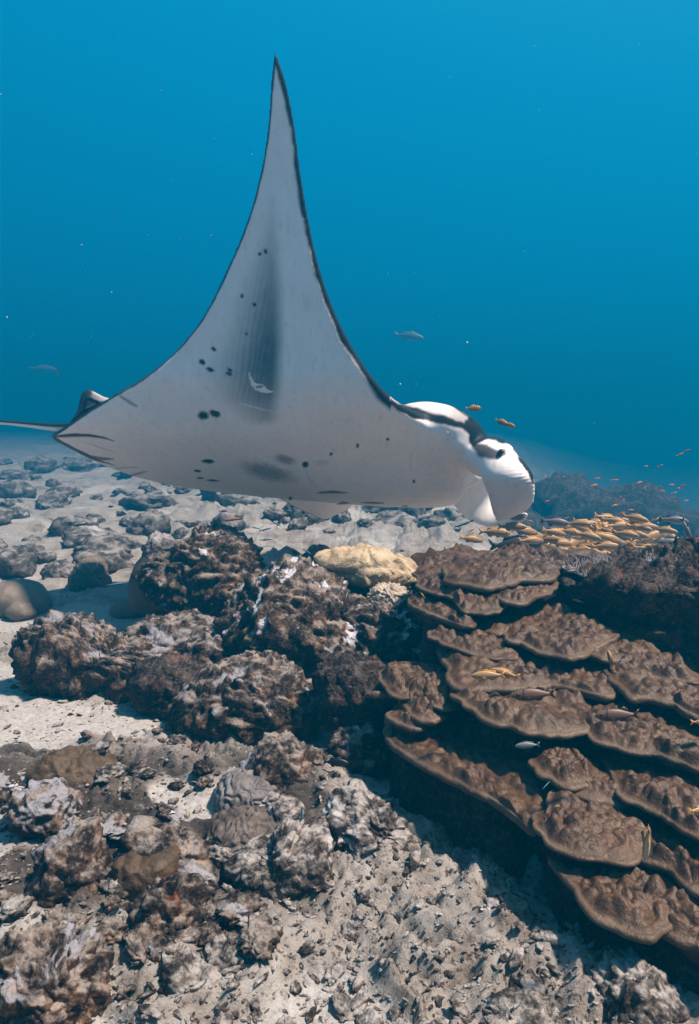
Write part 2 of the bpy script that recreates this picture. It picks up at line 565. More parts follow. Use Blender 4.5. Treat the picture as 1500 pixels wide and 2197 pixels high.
bpy.data.objects.remove(tmp); bpy.data.meshes.remove(raw)
nv = len(manta_me.vertices)
MV = np.empty(nv * 3, np.float32); manta_me.vertices.foreach_get('co', MV); MV = MV.reshape(-1, 3).astype(float)
MN = np.empty(nv * 3, np.float32); manta_me.vertex_normals.foreach_get('vector', MN); MN = MN.reshape(-1, 3).astype(float)
# extra smoothing of the joints on the head only, then small skin relief
ed = np.empty(len(manta_me.edges) * 2, np.int32); manta_me.edges.foreach_get('vertices', ed); ed = ed.reshape(-1, 2)
deg = np.bincount(ed.ravel(), minlength=nv)[:, None]
px_, py_, dd_ = project(MV)
def smooth_zone(it, wgt):
    global MV
    for _ in range(it):
        acc = np.zeros_like(MV)
        np.add.at(acc, ed[:, 0], MV[ed[:, 1]]); np.add.at(acc, ed[:, 1], MV[ed[:, 0]])
        MV = MV + wgt[:, None] * 0.6 * (acc / deg - MV)
hw_ = sstep(820, 930, px_) * (1 - sstep(1035, 1075, px_) * sstep(1000, 1040, py_)) * (1 - 0.92 * sstep(985, 1010, px_) * sstep(1000, 1040, py_))
smooth_zone(26, hw_)

# pigment: which side of the loft is nearest
kd = kdtree.KDTree(len(loftV))
for i_, v_ in enumerate(loftV):
    kd.insert(v_, i_)
kd.balance()
near_i = np.fromiter((kd.find(v)[1] for v in MV), np.int64, nv)
near_d = np.linalg.norm(loftV[near_i] - MV, axis=1)
is_dor = near_i >= n1_
uu = (near_i % n1_) // NC; ci = (near_i % n1_) % NC
px_, py_, dd_ = project(MV)
facing = -((MV - CAM) * MN).sum(1) / np.linalg.norm(MV - CAM, axis=1)
is_dor = is_dor & ~((uu < 112) & (facing > 0.03))
vis = facing > -0.05
chord = np.hypot(S[:, 0] - S[:, 3], S[:, 1] - S[:, 4])[uu]
d_le = cc[ci] * chord; d_te = (1 - cc[ci]) * chord
WHITE = np.array([0.90, 0.81, 0.79]); BLACK = np.array([0.006, 0.009, 0.013])
dark = np.zeros(nv)
loft_like = near_d < 0.04
dark = np.where(loft_like & is_dor, 1.0, dark)
dark = np.where(~loft_like & (MN @ upv > 0.45) & (px_ < 1110), 1.0, dark)
def seg_d(P, pts):
    """distance in px to a polyline, and the interpolated third value (width)"""
    best = np.full(len(P[0]), 1e9); wv = np.zeros(len(P[0]))
    for (x0, y0, w0), (x1, y1, w1) in zip(pts[:-1], pts[1:]):
        dx, dy = x1 - x0, y1 - y0
        t = np.clip(((P[0] - x0) * dx + (P[1] - y0) * dy) / (dx * dx + dy * dy), 0, 1)
        q = np.hypot(P[0] - x0 - t * dx, P[1] - y0 - t * dy)
        ww = w0 + t * (w1 - w0)
        up = q - ww < best - wv
        best = np.where(up, q, best); wv = np.where(up, ww, wv)
    return best - wv
# black margins of the underside
d_le2 = seg_d((px_, py_), [(a[0], a[1], 0.0) for a in S[:150:4]])
d_te2 = seg_d((px_, py_), [(a[3], a[4], 0.0) for a in S[:190:4]])
lew = np.interp(uu, [0, 40, 70, 100, 115, 125, 140, NS], [9, 11, 13, 16, 20, 26, 0, 0])
tew = np.interp(uu, [0, 60, 110, 150, NS], [6, 5, 5, 5, 7])
ven_m = loft_like & ~is_dor
wob = fbm(MV * 14, 3)
dark = np.maximum(dark, np.where(ven_m & (lew > 1), 1 - sstep(lew * 0.60, lew * 1.25, d_le2 + lew * .45 * fbm(MV * 5, 3) + wob), 0))
dark = np.maximum(dark, np.where(ven_m, 0.95 * (1 - sstep(tew * 0.6, tew * 1.3, np.where(uu < 180, d_te2, d_te) + wob)), 0))
dark = np.where(vis & (px_ > 905) & ven_m & (d_le < 60), 0, dark)

def inpoly(P, poly):
    x, y = P; r = np.zeros(len(x), bool); j = len(poly) - 1
    for i in range(len(poly)):
        xi, yi = poly[i]; xj, yj = poly[j]
        c = ((yi > y) != (yj > y)) & (x < (xj - xi) * (y - yi) / (yj - yi + 1e-9) + xi)
        r ^= c; j = i
    return r
wx = fbm(MV * 14 + 4, 3) * 3; wy = fbm(MV * 14 + 40, 3) * 3
def softpoly(P, poly, w=3.0):
    q = seg_d(P, [(a, b, 0.0) for a, b in poly + poly[:1]])
    return sstep(-w, w, np.where(inpoly(P, poly), q, -q))
PX = (px_ + wx, py_ + wy)
head = vis & (px_ > 838) & (py_ < 1000)
# back of the head and shoulders as far as they show: black with a pale shoulder bar
top = softpoly(PX, [(838, 840), (905, 840), (1000, 870), (1130, 940), (1118, 972), (1096, 957), (1062, 946), (1040, 944), (1026, 952), (1014, 962), (1006, 950), (1008, 932), (985, 918), (930, 906), (880, 898), (838, 870)])
dark = np.where(head, top, dark)
sh = softpoly(PX, [(836, 850), (900, 852), (965, 868), (1004, 893), (996, 908), (960, 894), (905, 880), (862, 868)])
dark = np.where(head, dark * (1 - sh) + sh * (0.42 + 0.25 * sstep(930, 1000, px_)), dark)
ey = seg_d(PX, [(1020, 958, 9), (1034, 966, 14), (1052, 972, 12), (1064, 974, 10), (1076, 971, 8), (1080, 966, 5)])
dark = np.where(vis & (px_ > 1000), np.maximum(dark, 0.93 * (1 - sstep(-4, 5, ey))), dark)
br = seg_d(PX, [(1100, 950, 5), (1122, 982, 9), (1138, 1012, 7), (1147, 1036, 2)])
dark = np.where(px_ > 1100, np.maximum(np.where(vis, 0, dark * 0), 1 - sstep(-2, 3, br)), dark)
dark = np.where((px_ > 1105) & (px_ < 1112) & ~vis & (py_ < 1000), 1.0, dark)
tipd = ((px_ - 1108) / 22) ** 2 + ((py_ - 1108) / 12) ** 2
dark = np.where((dd_ > 2.85 * MS) & (px_ > 1040) & (py_ > 1080), 0.85 * (1 - sstep(0.3, 1.0, tipd)), dark)

dark = np.where(vis & (px_ > 950) & (px_ < 1060) & (py_ > 990), 0.0, dark)          # mouth corner and inner side of the far head fin are white
# spots, gill slits, folds
vm = vis & ven_m
wx2 = fbm(MV * 34 + 14, 3); wy2 = fbm(MV * 34 + 70, 3)
def spot(x, y, rx, ry, rot=0.3, k=1.0, soft=0.35):
    global dark
    c, s_ = math.cos(rot), math.sin(rot)
    dx, dy = px_ - x + wx2 * ry * .30, py_ - y + wy2 * ry * .30
    a = (dx * c + dy * s_) / rx; b = (-dx * s_ + dy * c) / ry
    q = np.sqrt(a * a + b * b)
    dark = np.where(vm, np.maximum(dark, k * (1 - sstep(1 - soft, 1 + soft, q))), dark)
for a_ in [(569, 539, 5, 4, .9), (557, 545, 4, 3, .9), (519, 635, 4, 5, 0), (546, 653, 5, 4, .9), (529, 716, 3, 3), (459, 749, 6, 3.5, .7),
           (434, 777, 7, 5.5, .7), (451, 793, 9, 5, .5), (493, 794, 6, 3.6, .5), (491, 802, 7, 3.6, .4), (436, 892, 12, 8, .15), (461, 888, 12, 7, .4),
           (446, 990, 13, 4.5, .1), (424, 1011, 8, 3, .1), (430, 1026, 7, 2.4, .05), (456, 1031, 14, 2.2, .05), (655, 997, 7, 7, .5), (710, 974, 2.5, 4, 0),
           (767, 957, 3, 5, .4), (832, 943, 4, 3, 0), (888, 1033, 2.5, 4, .2), (623, 1070, 4, 4, 0)]:
    spot(*a_)
spot(575, 1013, 52, 15, .25, .62, .6); spot(612, 986, 20, 9, .3, .6, .6); spot(690, 993, 14, 7, 0, .18, .6)
for pts_, k_ in [([(682, 1057, 1), (712, 1056, 3), (745, 1057, 1)], .9), ([(724, 1082, 1), (735, 1079, 3.5), (748, 1080, 1)], .9),
                 ([(776, 1079, 1), (798, 1079, 2.5), (822, 1080, 1)], .9), ([(862, 1086, 1), (872, 1086, 2)], .8),
                 ([(258, 850, 2), (278, 862, 4), (294, 872, 2)], .55), ([(110, 938, 2), (150, 934, 4), (190, 934, 3), (225, 940, 2), (246, 947, .5)], .97),
                 ([(194, 980, 3), (215, 984, 4), (244, 985, 1)], .8), ([(250, 1005, 1), (275, 1003, 1), (298, 1003, .5)], .5),
                 ([(284, 1020, 3), (300, 1015, 2), (314, 1012, 1)], .6), ([(186, 950, .5), (215, 960, 1.5), (250, 972, .5)], .3),
                 ([(655, 1000, .6), (662, 1024, .8), (676, 1044, .5)], .35), ([(884, 968, .5), (880, 990, 1), (882, 1012, .5)], .25)]:
    dark = np.where(vis & (ven_m | (px_ < 320)), np.maximum(dark, k_ * (1 - sstep(-1.6, 1.8, seg_d((px_ + wx * .2, py_ + wy * .2), pts_)))), dark)
# grey smudge of the wing with fine streaks along the muscle
yk = [400, 470, 560, 650, 740, 800, 850, 900, 915]
xr = np.interp(py_, yk, [590, 598, 604, 608, 610, 606, 602, 596, 590])
xl = np.interp(py_, yk, [575, 560, 520, 480, 440, 415, 430, 500, 520])
mxv = np.interp(py_, yk, [0.0, .26, .54, .76, .93, .95, .82, .46, 0])
tt = np.clip((px_ - xl) / (xr - xl), 0, 1)
rightfall = 1 - sstep(-26, 10, px_ - xr)
prof_s = sstep(0.0, 0.80, tt) * rightfall
streak = 0.5 + 0.5 * np.sin((px_ + 0.16 * (py_ - 700)) * 0.55 + 3 * fbm(MV * np.array([9, 9, 2.0]), 2))
sm = mxv * prof_s * (1 - 0.16 * streak * (1 - sstep(.5, .9, tt))) + 0.05 * mxv * fbm(MV * 18, 4)
sc = inpoly((px_, py_), [(533, 795), (540, 812), (548, 822), (566, 826), (574, 836), (590, 840), (572, 844), (548, 838), (538, 824)]) & ~inpoly((px_, py_), [(546, 830), (560, 826), (566, 830), (552, 834)])
ln = seg_d((px_, py_), [(516, 866, 1), (540, 872, 1.3), (566, 879, .8), (588, 883, .4)]) < 0.8
sm = np.where(sc, 0.03, np.where(ln, sm * 0.45, sm))
smudge = np.where(vm, np.clip(sm, 0, 1), 0)
GREY = np.array([0.055, 0.085, 0.105])
mott = 0.05 * fbm(MV * 3.0, 4, .6) + 0.035 * fbm(MV * np.array([26, 26, 6.0]), 3) - 0.10 * sstep(.42, .62, fbm(MV * np.array([40, 40, 9.0]) + 5, 3))
colr = WHITE * (1 + mott)[:, None]
colr = colr * (1 - smudge[:, None]) + GREY * smudge[:, None]
colr = colr * (1 - dark[:, None]) + BLACK * dark[:, None]
# skin relief: slits pressed in, faint folds
MV = MV - MN * (0.003 * (dark > .6) * vm)[:, None] + MN * (0.0012 * fbm(MV * np.array([14, 14, 5]), 3))[:, None]
# fine wrinkles fanning back from the front rim of the near head fin, creases round the eye
wr = sstep(1075, 1125, px_) * sstep(985, 1005, py_) * (1 - sstep(1060, 1085, py_)) * vis
MV = MV + MN * (0.0014 * wr * np.sin(py_ * 0.75 + 0.10 * (px_ - 1100) + 2.5 * fbm(MV * 8, 2)))[:, None]
manta_me.vertices.foreach_set('co', MV.astype(np.float32).ravel())
manta_me.polygons.foreach_set('use_smooth', np.ones(len(manta_me.polygons), bool))
manta_me.update()
add_color(manta_me, 'pigment', np.clip(colr, 0, 1))
manta_me.name = 'body'
m = Mat('manta_skin', 0.6, 0.18)
m.gain = 1.0
m.color(m.attr('pigment'))
m.bump(m.noise(m.pos(), 90, 4, 0.6), 0.0015, 0.5)
M_MANTA = m.m
manta = empty('manta_ray', WM(600, 1000, 3.0), 'large manta ray with white spotted belly, one wing raised high', 'manta ray')
def child(name, me, mat, par=None):
    """child mesh given in world coordinates"""
    o = link(name, me, mat, par)
    o.matrix_parent_inverse = Matrix.Translation(par.location).inverted()
    return o
manta_me.materials.clear()
child('body', manta_me, M_MANTA, manta)

# tail: long whip, black above and white below
tp = catmull([WM(190, 915, 3.02), WM(125, 917, 3.06), WM(60, 911, 3.10), WM(0, 906, 3.14), WM(-120, 900, 3.2), WM(-330, 902, 3.3), WM(-560, 925, 3.4)], 60)
tr = np.interp(np.linspace(0, 1, 60), [0, .12, .35, 1], [.020, .018, .011, .003]) * MS
tv, tf = tube(tp, tr, 18)
tme = new_mesh('tail', tv, tf)
tz = tv[:, 2] - np.interp(np.arange(len(tv)) // 18, np.arange(60), tp[:, 2])
k_ = sstep(-0.002, 0.003, tz)[:, None]
add_color(tme, 'pigment', WHITE * (1 - k_) + BLACK * k_)
child('tail', tme, M_MANTA, manta)
# dorsal fin at the tail root
fo = [(150, 906), (166, 880), (173, 852), (180, 839), (190, 835), (205, 842), (222, 851), (240, 858), (232, 874), (200, 892)]
fo = catmull(np.array(fo + fo[:1], float), 60)[:-1]
cen = fo.mean(0); V = []
for s_, tk in ((1.0, 0.0), (0.93, .006), (0.7, .011), (0.35, .014)):
    q = cen + (fo - cen) * s_
    V.append((q, tk))
vv = [WM(q[:, 0], q[:, 1], (2.97 - t_) * np.ones(len(q))) for q, t_ in V[::-1]] + [WM(q[:, 0], q[:, 1], (2.97 + t_) * np.ones(len(q))) for q, t_ in V[1:]]
nr, ns = len(vv), len(fo)
cv = [WM(cen[0], cen[1], 2.97 - .015)[None], WM(cen[0], cen[1], 2.97 + .015)[None]]
fvv = np.concatenate(vv + cv)
ff = grid_faces(nr, ns, wrap_v=True)
k0 = np.arange(ns); k1 = (k0 + 1) % ns
fme = new_mesh('dorsal_fin', fvv, [ff, np.concatenate([np.stack([np.full(ns, nr * ns), k1, k0], 1), np.stack([np.full(ns, nr * ns + 1), (nr - 1) * ns + k0, (nr - 1) * ns + k1], 1)])])
fx, fy, _ = project(fvv)
pale = (1 - sstep(0, 9, seg_d((fx, fy), [(204, 842, 1), (222, 851, 3), (240, 858, 5)]))) * .35
add_color(fme, 'pigment', BLACK * (1 - pale[:, None]) * 2 + WHITE * pale[:, None])
child('dorsal_fin', fme, M_MANTA, manta)
# eye
ev, ef = ell(WM(1075, 970, 2.632), [RT * .0105, FW * .012, UP * .012], 3)
mE = Mat('manta_eye', 0.2, 0.6); mE.color((0.004, 0.008, 0.010))
child('eye', new_mesh('eye', ev, ef), mE.m, manta)

# ================================================================== ROCKS AND CORALS
def rock_material(name, ramp, crust_col, crust_lo, crust_hi, dust, rough=0.9, scale=1.0, red=0.0):
    m = Mat(name, rough, 0.2)
    p = m.pos()
    n1 = m.noise(p, 16 * scale, 8, 0.68)
    n2 = m.noise(p, 6.5 * scale, 6, 0.6, 0.6)
    n3 = m.noise(p, 70 * scale, 5, 0.7)
    c = m.ramp(n1, ramp)
    if red:
        c = m.mix(m.rng(m.noise(p, 11, 5, 0.6), 0.60, 0.68, 0, red), c, (0.20, 0.045, 0.018))
    c = m.mix(m.rng(n3, 0.48, 0.68, 0.0, 0.5), c, m.mix(0.5, c, (0.50, 0.38, 0.30)))
    nz = m.nz()
    c = m.mix(m.math('MULTIPLY', m.rng(nz, 0.25, 0.95), m.rng(n1, 0.42, 0.60, 0, dust)), c, (0.52, 0.47, 0.44))
    c = m.mix(m.math('MULTIPLY', m.rng(nz, 0.05, 0.6), m.rng(n2, crust_lo, crust_hi)), c, crust_col)
    m.color(c)
    b = m.bump(n3, 0.012, 0.9)
    m.bump(m.voro(p, 95 * scale), 0.005, 0.6, b)
    return m.m

BROWN = [(0.38, (0.006, 0.0035, 0.0025)), (0.48, (0.026, 0.014, 0.009)), (0.56, (0.10, 0.050, 0.026)), (0.67, (0.29, 0.175, 0.105))]
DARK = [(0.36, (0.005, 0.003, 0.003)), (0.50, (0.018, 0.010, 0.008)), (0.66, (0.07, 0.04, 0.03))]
GREY = [(0.38, (0.014, 0.010, 0.008)), (0.48, (0.060, 0.045, 0.039)), (0.57, (0.18, 0.15, 0.137)), (0.68, (0.40, 0.36, 0.34))]
MAT = {
    'brown': rock_material('brown_reef_rock', BROWN, (0.70, 0.68, 0.73), 0.57, 0.63, 0.45, red=0.7),
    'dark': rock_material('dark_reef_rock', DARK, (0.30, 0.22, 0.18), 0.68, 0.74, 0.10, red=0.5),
    'mid': rock_material('dusty_brown_rock', BROWN, (0.36, 0.34, 0.37), 0.54, 0.62, 0.5),
    'grey': rock_material('dusty_grey_rock', GREY, (0.55, 0.51, 0.50), 0.55, 0.66, 0.8),
    'far': rock_material('silty_far_rock', [(0.36, (0.03, 0.028, 0.03)), (0.52, (0.10, 0.09, 0.09)), (0.68, (0.26, 0.24, 0.23))], (0.5, 0.47, 0.46), 0.56, 0.68, 0.5, scale=0.5),
}
def coral_material(name, c0, c1, scale, bumpd, rough=0.6, spec=0.35, pits=0.0):
    m = Mat(name, rough, spec)
    p = m.pos()
    n = m.noise(p, scale, 6, 0.6)
    m.color(m.ramp(n, [(0.32, c0), (0.66, c1)]))
    b = m.bump(m.noise(p, 110, 4, 0.6), bumpd, 0.7)
    if pits:
        m.bump(m.voro(p, 150), pits, 0.8, b)
    return m.m
MAT['dome'] = coral_material('tan_boulder_coral', (0.19, 0.14, 0.105), (0.27, 0.205, 0.155), 7, 0.003, pits=0.002)
MAT['purple'] = coral_material('purple_brown_coral', (0.055, 0.038, 0.038), (0.10, 0.072, 0.068), 6, 0.003)
MAT['olive'] = coral_material('olive_brown_coral', (0.045, 0.025, 0.011), (0.12, 0.070, 0.033), 16, 0.006)
MAT['ridge'] = coral_material('grey_ridged_coral', (0.10, 0.085, 0.085), (0.22, 0.195, 0.19), 14, 0.003)
MAT['ridged_dark'] = coral_material('dark_ridged_coral', (0.045, 0.028, 0.022), (0.15, 0.115, 0.10), 12, 0.003)
MAT['cream'] = coral_material('cream_coral', (0.38, 0.27, 0.155), (0.66, 0.50, 0.33), 11, 0.006, pits=0.003)
MAT['white'] = coral_material('bleached_coral', (0.50, 0.49, 0.52), (0.80, 0.78, 0.80), 25, 0.008, pits=0.004)
MAT['knob'] = coral_material('beige_knobby_coral', (0.30, 0.23, 0.17), (0.56, 0.46, 0.36), 30, 0.004)

def rock_verts(outline, dep, drad, sub, seed, lump=0.10, knob=0.016, fine=0.006, blocky=0.82, ridge=0.0, pit=0.0, cells=0.0):
    """a closed lump whose outline was measured in the photograph; drad = half depth in metres"""
    o = np.asarray(outline, float)
    c = np.array([(o[:, 0].min() + o[:, 0].max()) / 2, (o[:, 1].min() + o[:, 1].max()) / 2])
    d = o - c
    ang = np.arctan2(-d[:, 1], d[:, 0]); rad = np.hypot(d[:, 0], d[:, 1])
    k = np.argsort(ang); ang, rad = ang[k], rad[k]
    aa = np.concatenate([ang - 2 * np.pi, ang, ang + 2 * np.pi]); rr = np.tile(rad, 3)
    v, f = ico(sub)
    phi = np.arctan2(v[:, 2], v[:, 0]); rho = np.hypot(v[:, 0], v[:, 2])
    Rp = sum(np.interp(phi + s, aa, rr) * w for s, w in ((-.12, .25), (0, .5), (.12, .25)))
    q = np.power(rho, blocky) * Rp * dep / FPX
    C = W(c[0], c[1], dep)
    P = C + (q * np.cos(phi))[:, None] * RT + (q * np.sin(phi))[:, None] * UP + (v[:, 1] * drad)[:, None] * FW
    size = max(rad.mean() * dep / FPX, 0.02)
    hx = (o[:, 0].max() - c[0]) * dep / FPX; hz_ = (o[:, 1].max() - c[1]) * dep / FPX
    N = (q * np.cos(phi) / hx ** 2)[:, None] * RT + (q * np.sin(phi) / hz_ ** 2)[:, None] * UP + (v[:, 1] / drad)[:, None] * FW
    N /= np.linalg.norm(N, axis=1)[:, None]
    s = seed * 13.7
    wp = P + 0.25 * size * np.stack([fbm(P / size * 1.3 + s, 2), fbm(P / size * 1.3 + s + 50, 2), fbm(P / size * 1.3 + s + 90, 2)], 1)
    dsp = lump * size * fbm(wp / size * 1.6 + s, 3)
    if knob:
        dsp += knob * billow(wp * 13 + s, 4, 0.6) + knob * 0.9 * (np.clip(1 - (worley(wp * 17 + s) / 0.62) ** 2, 0, 1) - 0.35)
    if fine:
        dsp += fine * fbm(wp * 48 + s, 3, 0.6)
    if pit:
        dsp -= pit * np.clip(1 - worley(wp * 26 + s + 7) / 0.42, 0, 1)
    if ridge:
        dsp += ridge * np.abs(np.sin(wp[:, 0] * 62 + 7 * fbm(wp * 9 + s, 3) + wp[:, 1] * 25))
    if cells:
        dsp += cells * np.clip(1 - (worley(wp * 55 + s) / 0.6) ** 2, 0, 1)
    return P + N * dsp[:, None], f, C

def make_rock(name, label, cat, mat, outline, base_y, drad, sub=5, seed=1, dep=None, group=None, **kw):
    o = np.asarray(outline, float)
    if dep is None:
        dep = depth_on(o[:, 0].mean(), base_y) + drad * 0.6
    V, f, C = rock_verts(outline, dep, drad, sub, seed, **kw)
    base = np.array([C[0], C[1], V[:, 2].min()])
    ob = link(name, new_mesh(name, V - base, f), MAT[mat])
    ob.location = base
    return tag(ob, label, cat, group)

